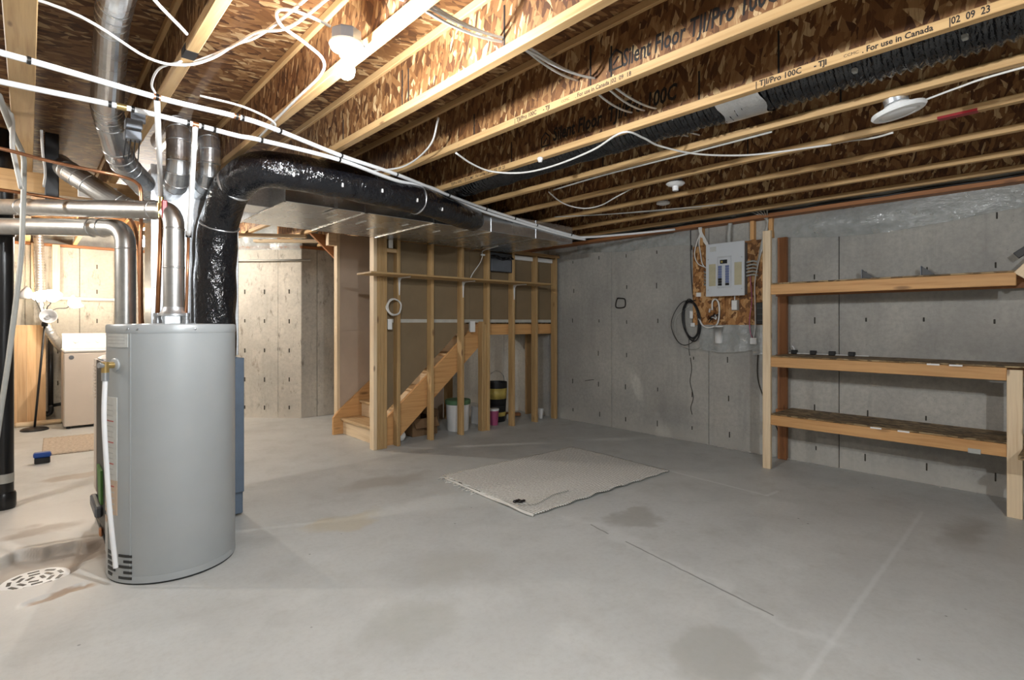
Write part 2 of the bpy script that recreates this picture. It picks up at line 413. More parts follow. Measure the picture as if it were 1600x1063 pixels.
class MB:
    def __init__(s): s.v = []; s.f = []
    def add(s, vs, fs):
        o = len(s.v)
        s.v += [tuple(v) for v in vs]
        s.f += [tuple(i + o for i in f) for f in fs]
        return s
    def box(s, a, b):
        x0, y0, z0 = a; x1, y1, z1 = b
        return s.add([(x0, y0, z0), (x1, y0, z0), (x1, y1, z0), (x0, y1, z0), (x0, y0, z1), (x1, y0, z1), (x1, y1, z1), (x0, y1, z1)],
                     [(0, 3, 2, 1), (4, 5, 6, 7), (0, 1, 5, 4), (1, 2, 6, 5), (2, 3, 7, 6), (3, 0, 4, 7)])
    def cbox(s, a, b, c=0.003):
        """box with chamfered edges"""
        lo = [min(p, q) for p, q in zip(a, b)]; hi = [max(p, q) for p, q in zip(a, b)]
        c = min([c] + [(h - l) * 0.45 for l, h in zip(lo, hi)])
        vs = []; idx = {}
        for cx in (0, 1):
            for cy in (0, 1):
                for cz in (0, 1):
                    for ax in range(3):
                        p = []
                        for i, k in enumerate((cx, cy, cz)):
                            e = hi[i] if k else lo[i]
                            if i != ax: e += -c if k else c
                            p.append(e)
                        idx[(cx, cy, cz, ax)] = len(vs); vs.append(p)
        fs = []
        for ax in range(3):
            u, w = [i for i in range(3) if i != ax]
            for k in (0, 1):
                q = []
                for a1, a2 in ((0, 0), (1, 0), (1, 1), (0, 1)):
                    t = [0, 0, 0]; t[ax] = k; t[u] = a1; t[w] = a2
                    q.append(idx[(*t, ax)])
                fs.append(tuple(q))
        for ax in range(3):
            u, w = [i for i in range(3) if i != ax]
            for a1 in (0, 1):
                for a2 in (0, 1):
                    t0 = [0, 0, 0]; t0[u] = a1; t0[w] = a2; t1 = list(t0); t1[ax] = 1
                    fs.append((idx[(*t0, u)], idx[(*t1, u)], idx[(*t1, w)], idx[(*t0, w)]))
        for cx in (0, 1):
            for cy in (0, 1):
                for cz in (0, 1):
                    fs.append(tuple(idx[(cx, cy, cz, a)] for a in range(3)))
        s.fixadd(vs, fs, V([(l + h) / 2 for l, h in zip(lo, hi)]))
        return s
    def fixadd(s, vs, fs, cen):
        out = []
        for f in fs:
            p = [V(vs[i]) for i in f]
            n = (p[1] - p[0]).cross(p[2] - p[0])
            m = sum(p, V((0, 0, 0))) / len(p)
            out.append(f if n.dot(m - cen) >= 0 else f[::-1])
        s.add(vs, out)
    def tube(s, pts, r, n=10, cap=True, ridge=0.0, squash=None):
        pts = [V(p) for p in pts]
        rr = r if isinstance(r, (list, tuple)) else [r] * len(pts)
        T = []
        for i in range(len(pts)):
            a = pts[max(0, i - 1)]; b = pts[min(len(pts) - 1, i + 1)]
            t = (b - a)
            T.append(t.normalized() if t.length > 1e-9 else V((0, 0, 1)))
        up = V((0, 0, 1)) if abs(T[0].z) < 0.9 else V((1, 0, 0))
        N = (up - T[0] * up.dot(T[0])).normalized()
        vs = []
        for i, p in enumerate(pts):
            N = (N - T[i] * N.dot(T[i])).normalized()
            B = T[i].cross(N)
            for k in range(n):
                a = 2 * PI * k / n
                vs.append(p + (N * math.cos(a) + B * math.sin(a)) * rr[i])
        fs = []
        for i in range(len(pts) - 1):
            for k in range(n):
                a = i * n + k; b = i * n + (k + 1) % n
                fs.append((a, b, b + n, a + n))
        if cap:
            fs.append(tuple(reversed(range(n))))
            fs.append(tuple(range((len(pts) - 1) * n, len(pts) * n)))
        return s.add(vs, fs)
    def lathe(s, prof, cen=(0, 0, 0), n=32, axis=(0, 0, 1), close=False):
        ax = V(axis).normalized()
        up = V((1, 0, 0)) if abs(ax.x) < 0.9 else V((0, 1, 0))
        U = (up - ax * up.dot(ax)).normalized(); W = ax.cross(U)
        c = V(cen); vs = []
        for r, h in prof:
            for k in range(n):
                a = 2 * PI * k / n
                vs.append(c + (U * math.cos(a) + W * math.sin(a)) * max(r, 1e-5) + ax * h)
        fs = []
        for i in range(len(prof) - 1):
            for k in range(n):
                a = i * n + k; b = i * n + (k + 1) % n
                fs.append((a, b, b + n, a + n))
        fs.append(tuple(reversed(range(n)))); fs.append(tuple(range((len(prof) - 1) * n, len(prof) * n)))
        return s.add(vs, fs)
    def cyl(s, a, b, r, n=20):
        return s.tube([a, b], r, n)
    def prism(s, poly, axis, lo, hi):
        """poly: 2-d outline; axis: index of the extrusion axis"""
        n = len(poly)
        def P(p, t):
            q = list(p); q.insert(axis, t); return q
        vs = [P(p, lo) for p in poly] + [P(p, hi) for p in poly]
        fs = [tuple(reversed(range(n))), tuple(range(n, 2 * n))]
        for i in range(n):
            j = (i + 1) % n
            fs.append((i, j, j + n, i + n))
        area = sum(poly[i][0] * poly[(i + 1) % n][1] - poly[(i + 1) % n][0] * poly[i][1] for i in range(n))
        flip = (area < 0) != (axis == 1)
        if flip: fs = [f[::-1] for f in fs]
        return s.add(vs, fs)
    def quadgrid(s, fn, nu, nv):
        vs = [fn(i / nu, j / nv) for j in range(nv + 1) for i in range(nu + 1)]
        fs = [(j * (nu + 1) + i, j * (nu + 1) + i + 1, (j + 1) * (nu + 1) + i + 1, (j + 1) * (nu + 1) + i) for j in range(nv) for i in range(nu)]
        return s.add(vs, fs)
    def build(s, name, mat, parent=None, smooth=False, origin=None, angle=None):
        xs = [v[0] for v in s.v]; ys = [v[1] for v in s.v]; zs = [v[2] for v in s.v]
        o = V(origin) if origin else V(((min(xs) + max(xs)) / 2, (min(ys) + max(ys)) / 2, min(zs)))
        me = bpy.data.meshes.new(name)
        me.from_pydata([tuple(V(v) - o) for v in s.v], [], s.f)
        me.update()
        if smooth:
            me.polygons.foreach_set('use_smooth', [True] * len(me.polygons))
            if angle is not None: me.set_sharp_from_angle(angle=math.radians(angle))
        me.materials.append(M[mat])
        ob = bpy.data.objects.new(name, me)
        link(ob, o, parent)
        return ob

def link(ob, o, parent=None):
    COL.objects.link(ob)
    o = V(o)
    if parent is not None:
        ob.parent = parent
        ob.location = o - ORG[parent.name]
    else:
        ob.location = o
    ORG[ob.name] = o

def tag(o, label, cat, group=None):
    o['label'] = label; o['category'] = cat
    if group: o['group'] = group
    return o

def struct(o):
    o['kind'] = 'structure'
    return o

def thing(name, loc, label, cat, group=None):
    e = bpy.data.objects.new(name, None)
    e.empty_display_size = 0.1
    link(e, loc)
    return tag(e, label, cat, group)

def smoothpath(pts, n=6):
    P = [V(p) for p in pts]
    if len(P) < 3: return P
    out = []
    for i in range(len(P) - 1):
        p0 = P[i - 1] if i else P[0] * 2 - P[1]
        p1, p2 = P[i], P[i + 1]
        p3 = P[i + 2] if i + 2 < len(P) else P[-1] * 2 - P[-2]
        for k in range(n):
            t = k / n
            out.append(0.5 * ((2 * p1) + (p2 - p0) * t + (2 * p0 - 5 * p1 + 4 * p2 - p3) * t * t + (3 * p1 - p0 - 3 * p2 + p3) * t ** 3))
    out.append(P[-1])
    return out

def lumber(name, a, b, w, h, mat='pine', parent=None, up=(0, 0, 1), c=0.003):
    """board from a to b (centre line): local x along the board, w across, h in the up direction"""
    a, b = V(a), V(b)
    X = (b - a); L = X.length; X.normalize()
    U = V(up)
    if abs(X.dot(U)) > 0.99: U = V((0, 1, 0))
    Y = U.cross(X).normalized(); Z = X.cross(Y)
    mb = MB().cbox((-L / 2, -w / 2, -h / 2), (L / 2, w / 2, h / 2), c)
    me = bpy.data.meshes.new(name)
    me.from_pydata(mb.v, [], mb.f); me.update()
    me.materials.append(M[mat])
    ob = bpy.data.objects.new(name, me)
    link(ob, (a + b) / 2, parent)
    ob.rotation_euler = Matrix((X, Y, Z)).transposed().to_euler()
    return ob

def lumber_box(name, a, b, mat='pine', parent=None):
    """axis aligned board given by two corners; grain runs along its longest side"""
    a, b = V(a), V(b)
    c = (a + b) / 2; d = b - a; d = V((abs(d.x), abs(d.y), abs(d.z)))
    i = max(range(3), key=lambda k: d[k])
    if i == 0: return lumber(name, (c.x - d.x / 2, c.y, c.z), (c.x + d.x / 2, c.y, c.z), d.y, d.z, mat, parent)
    if i == 1: return lumber(name, (c.x, c.y - d.y / 2, c.z), (c.x, c.y + d.y / 2, c.z), d.x, d.z, mat, parent)
    return lumber(name, (c.x, c.y, c.z - d.z / 2), (c.x, c.y, c.z + d.z / 2), d.x, d.y, mat, parent, up=(0, 1, 0))

def text(body, loc, size, mat, parent, name='lettering', rot=None, sx=1.0, shear=0.0, bold=0.0, align='LEFT'):
    cu = bpy.data.curves.new(name, 'FONT')
    cu.body = body; cu.size = size; cu.shear = shear; cu.offset = bold; cu.align_x = align
    cu.resolution_u = 2
    t = bpy.data.objects.new(name, cu)
    COL.objects.link(t)
    bpy.context.view_layer.update()
    me = bpy.data.meshes.new_from_object(t.evaluated_get(bpy.context.evaluated_depsgraph_get()))
    bpy.data.objects.remove(t)
    me.materials.clear(); me.materials.append(M[mat])
    ob = bpy.data.objects.new(name, me)
    link(ob, loc, parent)
    ob.rotation_euler = rot if rot else (PI / 2, 0, -PI / 2)       # reads from -x
    ob.scale = (sx, 1, 1)
    return ob

def wire(name, pts, r, mat, label=None, cat='cable', group=None, parent=None, n=6, k=7, smooth=True):
    o = MB().tube(smoothpath(pts, k) if smooth else pts, r, n).build(name, mat, parent, True)
    if label: tag(o, label, cat, group)
    return o

# ------------------------------------------------------------------ the setting
XW, YL, YB, XL = 5.46, 9.5, -2.6, -2.6
DECK = 2.685; JB = 2.38
# floor slab with the chipped hollow round the drain
DRC = V((0.03, 3.80, 0))
def floor_z(x, y):
    dx, dy = x - 0.07, y - 3.95
    a = math.atan2(dy, dx)
    R = 0.27 + 0.03 * math.sin(3 * a + 1) + 0.02 * math.sin(7 * a) + 0.012 * math.sin(13 * a + 2)
    d = math.hypot(dx, dy)
    t = max(0, min(1, (R - d) / (0.035 if dy > -0.05 else 0.16)))
    g = max(0, min(1, (0.205 - math.hypot(x - DRC.x, y - DRC.y)) / 0.05))
    t = max(t, g)
    z = -0.058 * t * t * (3 - 2 * t)
    u = max(0, min(1, (0.035 - abs((y - 3.41) - 0.25 * (x - 0.1)) + 0.006 * math.sin(40 * x)) / 0.012)) * max(0, min(1, (0.13 - abs(x - 0.10)) / 0.02))
    z -= 0.012 * u
    if x < 0.75 and 3.1 < y < 6.2:
        z += 0.004 * math.sin(5 * y + 3 * x) * math.sin(4 * x + 1.3 * y) * min(1, (0.75 - x) * 4)
    return z
mb = MB()
xs = [XL] + [-0.7 + 0.0125 * i for i in range(121)] + [XW + 0.3]
ys = [YB] + [3.1 + 0.0125 * i for i in range(140)] + [5.2 + 0.1 * i for i in range(11)] + [YL + 0.2]
xs = sorted(set(round(q, 4) for q in xs)); ys = sorted(set(round(q, 4) for q in ys))
nx, ny = len(xs), len(ys)
edge = lambda i, j: i in (0, nx - 1) or j in (0, ny - 1) or i == nx - 2 or j == 1 or j == ny - 2 or i == 1
mb.add([(x, y, 0 if edge(i, j) else floor_z(x, y)) for j, y in enumerate(ys) for i, x in enumerate(xs)],
       [(j * nx + i, j * nx + i + 1, (j + 1) * nx + i + 1, (j + 1) * nx + i) for j in range(ny - 1) for i in range(nx - 1)])
floor = struct(mb.build('floor', 'floor', smooth=True, origin=(0, 0, 0)))
struct(MB().box((XL, YB, -0.25), (XW + 0.3, YL + 0.2, -0.08)).build('floor_base', 'wall_grey', floor))

ceiling = struct(MB().box((XL, YB, DECK + 0.02), (XW + 0.3, YL + 0.2, DECK + 0.05)).build('ceiling', 'osb_deck'))
for i in range(5):                                                # OSB subfloor sheets, 4 ft courses across the joists
    y0 = YB + i * 2.44
    for j in range(8):
        x0 = XL + j * 1.04
        mb = MB().box((x0 + 0.0015, y0 + 0.0015, DECK), (min(x0 + 1.04, XW + 0.3) - 0.0015, min(y0 + 2.44, YL + 0.2) - 0.0015, DECK + 0.018))
        mb.build('deck_panel', 'osb_deck', ceiling)

def wall_panels(wname, fixed, axis, edges, z1, mat, thick, sign, seam=0.007):
    """concrete wall of form panels with recessed joints; axis 0: plane x=fixed running in y, axis 1: plane y=fixed running in x"""
    lo, hi = edges[0], edges[-1]
    a = fixed + sign * 0.025; b = fixed + sign * thick
    mb = MB()
    if axis == 0: mb.box((min(a, b), lo, 0), (max(a, b), hi, z1))
    else: mb.box((lo, min(a, b), 0), (hi, max(a, b), z1))
    w = struct(mb.build(wname, mat))
    for e0, e1 in zip(edges, edges[1:]):
        dv = random.uniform(-0.0012, 0.0012)
        p, q = fixed + dv, fixed + sign * 0.027
        mb = MB()
        if axis == 0: mb.cbox((p, e0 + seam / 2, 0.0), (q, e1 - seam / 2, z1), 0.002)
        else: mb.cbox((e0 + seam / 2, p, 0.0), (e1 - seam / 2, q, z1), 0.002)
        mb.build('panel', mat, w)
    return w

wr = wall_panels('wall_right', XW, 0, [YB, -0.86, 0.39, 1.637, 2.89, 4.19, 5.30, 6.25, 7.45], 2.34, 'wall_grey', 0.22, 1)
mb = MB()
for y in [6.05, 5.62, 4.83, 4.39, 3.972, 3.529, 3.08, 2.67, 2.26, 1.839, 1.422, 1.006, 0.575, 0.16, -0.3]:
    for z in (0.14, 0.53, 0.93, 1.337, 1.745, 2.14):
        if random.random() < 0.08: continue
        h = random.uniform(0.016, 0.034); yy = y + random.uniform(-.012, .012); zz = z + random.uniform(-.012, .012)
        mb.cbox((XW - 0.0045, yy - random.uniform(.004, .007), zz - h), (XW + 0.004, yy + 0.005, zz + h), 0.002)
o = mb.build('tie_mark', 'tie', wr); o['kind'] = 'stuff'
# cracks and root-like stain on the right wall
for pts in ([(5.457, 3.105, 0.93), (5.457, 3.09, 0.80), (5.457, 3.11, 0.66), (5.457, 3.07, 0.5), (5.457, 3.10, 0.38), (5.457, 3.085, 0.30)],
            [(5.457, 4.62, 0.55), (5.457, 4.52, 0.57), (5.457, 4.47, 0.575)]):
    MB().tube(smoothpath(pts, 4), 0.004, 5).build('crack', 'tie', wr)
MB().tube(smoothpath([(5.452, 4.10, 1.62), (5.452, 4.02, 1.615), (5.452, 3.98, 1.60), (5.452, 3.975, 1.53), (5.452, 4.0, 1.505), (5.452, 4.08, 1.50), (5.452, 4.12, 1.52), (5.452, 4.105, 1.6), (5.452, 4.07, 1.625)], 4), 0.008, 6).build('paint_ring', 'ink', wr)

wl = wall_panels('wall_laundry', YL, 1, [XL, -1.25, -0.03, 0.53, 1.75], 2.34, 'wall_beige', 0.2, 1)
mb = MB()
for x in (0.30, 0.72, -0.25):
    for z in (0.5, 0.93, 1.34, 1.75, 2.1):
        mb.cbox((x - 0.006, YL - 0.0045, z - 0.03), (x + 0.006, YL + 0.004, z + 0.03), 0.002)
o = mb.build('tie_mark', 'tie', wl); o['kind'] = 'stuff'
wall_panels('wall_left', XL, 0, [YB, -0.2, 2.2, 4.6, 7.0, YL], 2.34, 'wall_grey', 0.2, -1)
wall_panels('wall_rear', YB, 1, [XL, -1.4, -0.2, 1.0, 2.2, 3.4, 4.6, XW], 2.34, 'wall_grey', 0.2, -1)
wall_panels('wall_back', 7.45, 1, [2.80, 3.02, 3.40, 4.6, XW], 2.34, 'wall_beige', 0.2, 1)
wall_panels('wall_return', 1.62, 0, [8.55, YL], 2.34, 'wall_beige', 0.15, 1)
# diagonal wall of the bay
A, B = V((2.80, 7.45, 0)), V((1.60, 8.65, 0))
dirv = (B - A).normalized(); nrm = V((-dirv.y, dirv.x, 0))
if nrm.dot(V((0, 0, 0)) - A) > 0: nrm = -nrm                      # points out of the room
def diag_box(s0, s1, d0, d1, z0, z1):
    p = [A + dirv * s0 + nrm * d0, A + dirv * s1 + nrm * d0, A + dirv * s1 + nrm * d1, A + dirv * s0 + nrm * d1]
    return MB().prism([(q.x, q.y) for q in p], 2, z0, z1)
wd = struct(diag_box(0, (B - A).length, 0.006, 0.2, 0, 2.34).build('wall_diagonal', 'wall_beige'))
for s0, s1 in ((0, 0.33), (0.33, 0.98), (0.98, 1.69)):
    diag_box(s0 + 0.002, s1 - 0.002, 0.0, 0.008, 0, 2.34).build('panel', 'wall_beige', wd)
mb = MB()
for s in (0.17, 0.52, 0.80):
    for z in (0.14, 0.53, 0.93, 1.335, 1.745):
        k = diag_box(s - 0.008, s + 0.008, -0.0035, 0.004, z - random.uniform(.015, .035), z + 0.03)
        mb.add(k.v, k.f)
o = mb.build('tie_mark', 'tie', wd); o['kind'] = 'stuff'

# upper rim: sill plates, black sealant line, insulation behind plastic
def sill(name, a, b, mat='pine_red', parent=None): return lumber_box(name, a, b, mat, parent)
t1 = struct(sill('trim_1', (XW - 0.13, YB, 2.342), (XW + 0.01, 7.44, 2.378)))
struct(MB().tube(smoothpath([(XW - 0.125, -2.5 + 0.22 * i, 2.386 + 0.006 * math.sin(i * 2.1)) for i in range(35)], 2), 0.011, 6).build('trim_10', 'sealant', None, True))
struct(MB().quadgrid(lambda u, v: (XW - 0.10 + 0.012 * math.sin(u * 70) * math.sin(v * 5 + u * 9), YB + u * 10.0, 2.378 + v * 0.30), 200, 5).build('trim_2', 'foam', smooth=True))
t3 = struct(sill('trim_3', (2.80, 7.44, 2.342), (XW - 0.14, 7.60, 2.378)))
t4 = struct(diag_box(0, 1.69, -0.005, 0.14, 2.342, 2.378).build('trim_4', 'pine_red'))
struct(diag_box(0, 1.69, 0.03, 0.06, 2.378, 2.68).build('trim_5', 'foam'))
struct(sill('trim_6', (XL, YL - 0.02, 2.342), (1.7, YL + 0.12, 2.378)))
struct(MB().box((XL, YL + 0.06, 2.378), (1.7, YL + 0.09, 2.68)).build('trim_7', 'foam'))
struct(MB().box((2.8, 7.52, 2.378), (5.6, 7.55, 2.68)).build('trim_8', 'foam'))

# ------------------------------------------------------------------ ceiling joists
JX = [-1.56, -1.04, -0.52, -0.02, 0.478, 0.988, 1.423, 1.958, 2.478, 3.032, 3.545, 4.078, 4.655, 5.143]
JL = {-1.56: 'wooden I-joist farthest left of all, beyond the drain stack',
      -1.04: 'wooden I-joist third left of the long round metal duct',
      -0.52: 'wooden I-joist second left of the long round metal duct',
      -0.02: 'wide I-joist just left of the round metal duct near the ceiling corner',
      0.478: 'pale I-joist with a black stamp between metal duct and bare bulb',
      0.988: 'wooden I-joist that the lit bare bulb hangs beside',
      1.423: 'I-joist whose strand-board web is brightly lit beside the bulb',
      1.958: 'I-joist lettered along its flange, nearest right of the brightly lit web',
      2.478: 'boldly lettered I-joist just left of the black flexible duct',
      3.032: 'I-joist just right of the black flexible ceiling duct',
      3.545: 'I-joist with a red tag and small white lampholder beside it',
      4.078: 'I-joist third from the right concrete wall',
      4.655: 'second last I-joist before the right concrete wall',
      5.143: 'last I-joist, right above the electrical panel and concrete wall'}
J = {}
for x in JX:
    e = thing('floor_joist', (x, 3.45, JB), JL[x], 'joist', 'ceiling I-joists')
    y0, y1 = YB + 0.02, (YL - 0.02 if x < 1.5 else 7.43)
    cuts = [y0, 0.15 + random.uniform(-.1, .1), 2.3 + random.uniform(-.3, .3), 4.9, y1]
    fw = 0.09 if x == -0.02 else 0.045
    lumber('bottom_flange', (x, y0, JB + 0.019), (x, y1, JB + 0.019), fw, 0.038, 'flange', e)
    lumber('top_flange', (x, y0, DECK - 0.0195), (x, y1, DECK - 0.0195), fw, 0.038, 'flange', e)
    for a, b in zip(cuts, cuts[1:]):
        MB().box((x - 0.0048, a + 0.001, JB + 0.036), (x + 0.0048, b - 0.001, DECK - 0.036)).build('web_panel', 'osb_web', e)
    J[x] = e
def jtext(x, y, z, size, s, face, sx=1.0, sh=0.0, bold=0.0):
    off = 0.0228 if face == 'f' else 0.0054
    return text(s, (x - off - 0.0004, y, z), size, 'ink', J[x], 'lettering', sx=sx, shear=sh, bold=bold)
jc, jd = 1.958, 2.478
jtext(jc, 2.13, 2.388, 0.031, '| TJI/Pro 100C', 'f', 0.93, bold=0.0006)
jtext(jc, 1.915, 2.388, 0.028, '- TJI', 'f', 1.0, bold=0.001)
jtext(jc, 1.79, 2.392, 0.017, 'CCMC', 'f', 1.1)
jtext(jc, 1.70, 2.388, 0.027, '. For use in Canada |02  09  18', 'f', 0.95, bold=0.0004)
jtext(jc, 1.44, 2.45, 0.105, 'Silent Floor TJI/Pro 100C', 'w', 0.62, 0.15, 0.002)
jtext(jd, 3.44, 2.388, 0.030, 'TJI/Pro 100C - TJI CCMC . For use in Canada |02  09  23', 'f', 0.92, bold=0.0004)
jtext(jd, 1.075, 2.387, 0.036, '| TJI/Pro 100C', 'f', 0.93, bold=0.0008)
jtext(jd, 0.83, 2.388, 0.032, '- TJI', 'f', 0.9, bold=0.0012)
jtext(jd, 0.72, 2.392, 0.017, 'CCMC', 'f', 1.1)
jtext(jd, 0.655, 2.387, 0.032, '. For use in Canada', 'f', 0.9, bold=0.0008)
jtext(jd, 0.385, 2.387, 0.036, '|02  09  23', 'f', 0.72, bold=0.0008)
jtext(jd, 2.36, 2.47, 0.115, 'Silent Floor  TJI/Pro 100C', 'w', 0.72, 0.15, 0.003)
for x, y in ((jc, 1.51), (jd, 2.46)):                              # small house emblem ahead of the lettering
    mb = MB()
    for a, b in (((0, 0), (0, .055)), ((0, .055), (.035, .085)), ((.035, .085), (.07, .055)), ((.07, .055), (.07, 0)), ((.07, 0), (0, 0)), ((.02, .02), (.05, .05))):
        mb.tube([(x - 0.0056, y - a[0], 2.455 + a[1]), (x - 0.0056, y - b[0], 2.455 + b[1])], 0.0045, 4)
    mb.build('house_emblem', 'ink', J[x])
for x, ys_ in ((1.423, (1.62, 2.35, 2.41, 3.1)), (1.958, (1.62, 1.50, 2.5)), (2.478, (1.36, 0.98, 2.75)), (3.032, (0.9, 2.4)), (3.545, (1.6, 0.2))):   # dark butt joints and knife marks on the webs
    for y in ys_:
        MB().cbox((x - 0.0075, y - 0.004, JB + 0.045), (x - 0.004, y + 0.004, JB + 0.16 + 0.1 * random.random()), 0.0005).build('stamp_line', 'ink', J[x])
MB().cbox((0.4548, 2.40, JB - 0.0008), (0.5007, 2.48, JB + 0.03), 0.0002).build('black_stamp', 'ink', J[0.478])
MB().box((3.522, 0.44, JB - 0.001), (3.568, 0.60, JB + 0.012)).build('red_tag', 'red', J[3.545])

# built-up beam under the joists and the stud wall beneath it
e = thing('support_beam', (0, 5.12, 2.235), 'dark built-up timber beam crossing under the joists above the stair post', 'beam')
for k in range(3):
    for x0, x1 in ((XL, 0.4 + 0.3 * k), (0.4 + 0.3 * k, 2.86)):
        lumber('ply', (x0 + 0.002, 5.082 + 0.0395 * k, 2.3075), (x1 - 0.002, 5.082 + 0.0395 * k, 2.3075), 0.038, 0.143, 'beam', e)

ws = struct(MB().box((2.70, 5.165, 2.215), (XW - 0.01, 5.175, 2.225)).build('wall_stair', 'drywall_back'))
def stud(x0, x1, y0=5.06, y1=5.149, z0=0.0, z1=2.2, mat='pine_stud'):
    return lumber_box('stud', (x0, y0, z0), (x1, y1, z1), mat, ws)
stud(2.642, 2.68, mat='pine_pale'); stud(2.681, 2.719); stud(2.72, 2.758); stud(2.759, 2.797)
for c in (2.937, 3.362, 3.783, 4.178, 4.59, 5.0, 5.375): stud(c - 0.019, c + 0.019)
stud(4.085, 4.123, 5.075, 5.16, 0, 1.33, 'pine_stud'); stud(4.125, 4.157, 5.075, 5.16, 0, 1.30, 'pine_stud')
lumber_box('top_plate', (2.642, 5.06, 2.2), (XW - 0.02, 5.149, 2.236), 'beam', ws)
# drywall on the stair side of the studs: upper sheets, then the triangle above the stringer
for x0, x1 in ((2.70, 3.95), (3.952, XW - 0.01)):
    MB().box((x0, 5.151, 1.345), (x1, 5.163, 2.24)).build('drywall_panel', 'drywall_back', ws)
MB().prism([(2.80, 0.34), (3.93, 1.338), (2.80, 1.338)], 1, 5.151, 5.163).build('drywall_panel', 'drywall_back', ws)
MB().prism([(2.70, 0.25), (2.80, 0.34), (2.80, 1.338), (2.70, 1.338)], 1, 5.151, 5.163).build('drywall_panel', 'drywall_back', ws)
MB().box((2.80, 5.1495, 1.318), (XW - 0.02, 5.1512, 1.356)).build('seam_tape', 'tape', ws)
lumber_box('blocking', (2.80, 5.075, 2.06), (2.918, 5.149, 2.10), 'pine', ws)
# far wall of the stairs
wf = struct(MB().box((2.76, 6.14, 0), (4.24, 6.22, 2.37)).build('wall_stairwell', 'drywall'))
MB().box((2.76, 6.126, 1.222), (4.24, 6.14, 2.37)).build('drywall_panel', 'drywall', wf)
MB().box((2.76, 6.126, 0), (4.24, 6.14, 1.22)).build('drywall_panel', 'drywall', wf)
lumber_box('stud', (2.722, 6.12, 0.19), (2.759, 6.209, 2.37), 'pine_pale', wf)
MB().prism([(2.46, 2.37), (2.78, 2.37), (2.78, 2.08)], 1, 6.27, 6.31).build('gusset', 'pine_red', wf)
lumber('block', (2.62, 6.165, 2.30), (2.72, 6.165, 2.30), 0.085, 0.14, 'pine_pale', wf)
# bridging boards seen in the bay beyond the beam
for i, (a, b) in enumerate((((1.75, 7.0, 2.36), (2.5, 6.5, 2.36)), ((2.15, 7.3, 2.36), (2.85, 6.7, 2.36)))):
    tag(lumber('bay_bridging', a, b, 0.09, 0.036, 'pine_pale'), ['pale bridging board under the bay joists nearest the black duct', 'pale bridging board under the bay joists nearest the stair wall'][i], 'board', 'bay bridging boards')
tag(MB().tube([(2.05, 8.05, 2.17), (2.86, 7.28, 2.17)], 0.014, 8).build('closet_rod', 'cable_grey', None, True), 'thin grey rod fixed across the diagonal concrete wall', 'rod')

# ------------------------------------------------------------------ staircase
RX, RISE, RUN = 2.775, 0.19, 0.235
st = thing('staircase', (3.4, 5.6, 0), 'unpainted pine staircase rising to a landing behind the studs', 'staircase')
for i in range(7):
    x = RX + i * RUN; z = RISE * (i + 1)
    mb = MB()
    if i < 6:
        lumber_box('tread', (x - 0.03, 5.215, z - 0.028), (x + RUN + 0.002, 6.075, z), 'pine', st)
        lumber_box('riser', (x, 5.215, z - RISE), (x + 0.018, 6.075, z - 0.029), 'pine_pale', st)
    else:
        lumber_box('riser', (x, 5.215, z - RISE), (x + 0.018, 6.075, z - 0.029), 'pine_pale', st)
for n_, (y0, y1) in enumerate(((5.172, 5.210), (6.08, 6.118))):
    if n_ == 1: pl = [(2.66, 0), (2.66, 0.20), (2.72, 0.27), (4.10, 1.385), (4.22, 1.385), (4.22, 1.06), (2.90, 0)]
    else: pl = [(2.80, 0), (2.80, 0.25), (2.84, 0.285), (4.12, 1.335), (4.19, 1.335), (4.19, 1.09), (2.93, 0.0)]
    MB().prism(pl, 1, y0, y1).build('stringer', 'pine_orange', st)
MB().box((4.205, 5.215, 1.302), (XW - 0.015, 6.12, 1.33)).build('landing_board', 'osb_shelf', st)
lumber_box('landing_joist', (4.19, 5.172, 1.165), (XW - 0.01, 5.21, 1.30), 'pine_orange', st)
lumber_box('landing_joist', (4.205, 6.08, 1.165), (XW - 0.01, 6.118, 1.30), 'pine_orange', st)
lumber_box('landing_post', (4.24, 6.02, 0), (4.33, 6.11, 1.165), 'pine_stud', st)
lumber_box('landing_post', (5.33, 5.6, 0), (5.42, 5.64, 1.30), 'beam', st)

# ------------------------------------------------------------------ water heater
HC = V((0.605, 3.487, 0)); HR = 0.305
hd = V((-HC.x, -HC.y, 0)).normalized(); hl = V((hd.y, -hd.x, 0))
if hl.dot(V((-0.743, 0.669, 0))) < 0: hl = -hl
def hp(al, z, r=HR):
    a = math.radians(al)
    return HC + (hd * math.cos(a) + hl * math.sin(a)) * r + V((0, 0, z))
wh = thing('water_heater', HC, 'tall grey cylindrical gas water heater standing beside the floor drain', 'water heater')
MB().lathe([(0.300, 0.035), (0.303, 0.045), (0.303, 1.268)], HC, 72).build('jacket', 'heater', wh, True, angle=40)
MB().lathe([(0.3045, 1.266), (0.3055, 1.272), (0.3055, 1.302), (0.300, 1.310), (0.02, 1.316)], HC, 72).build('top_pan', 'heater', wh, True, angle=40)
MB().lathe([(0.290, 0.010), (0.304, 0.011), (0.3045, 0.034), (0.3035, 0.044)], HC, 72).build('base_ring', 'heater', wh, True, angle=40)
MB().lathe([(0.296, 0.0), (0.300, 0.002), (0.300, 0.012)], HC, 72).build('bottom_gasket', 'furnace_dark', wh, True, angle=40)
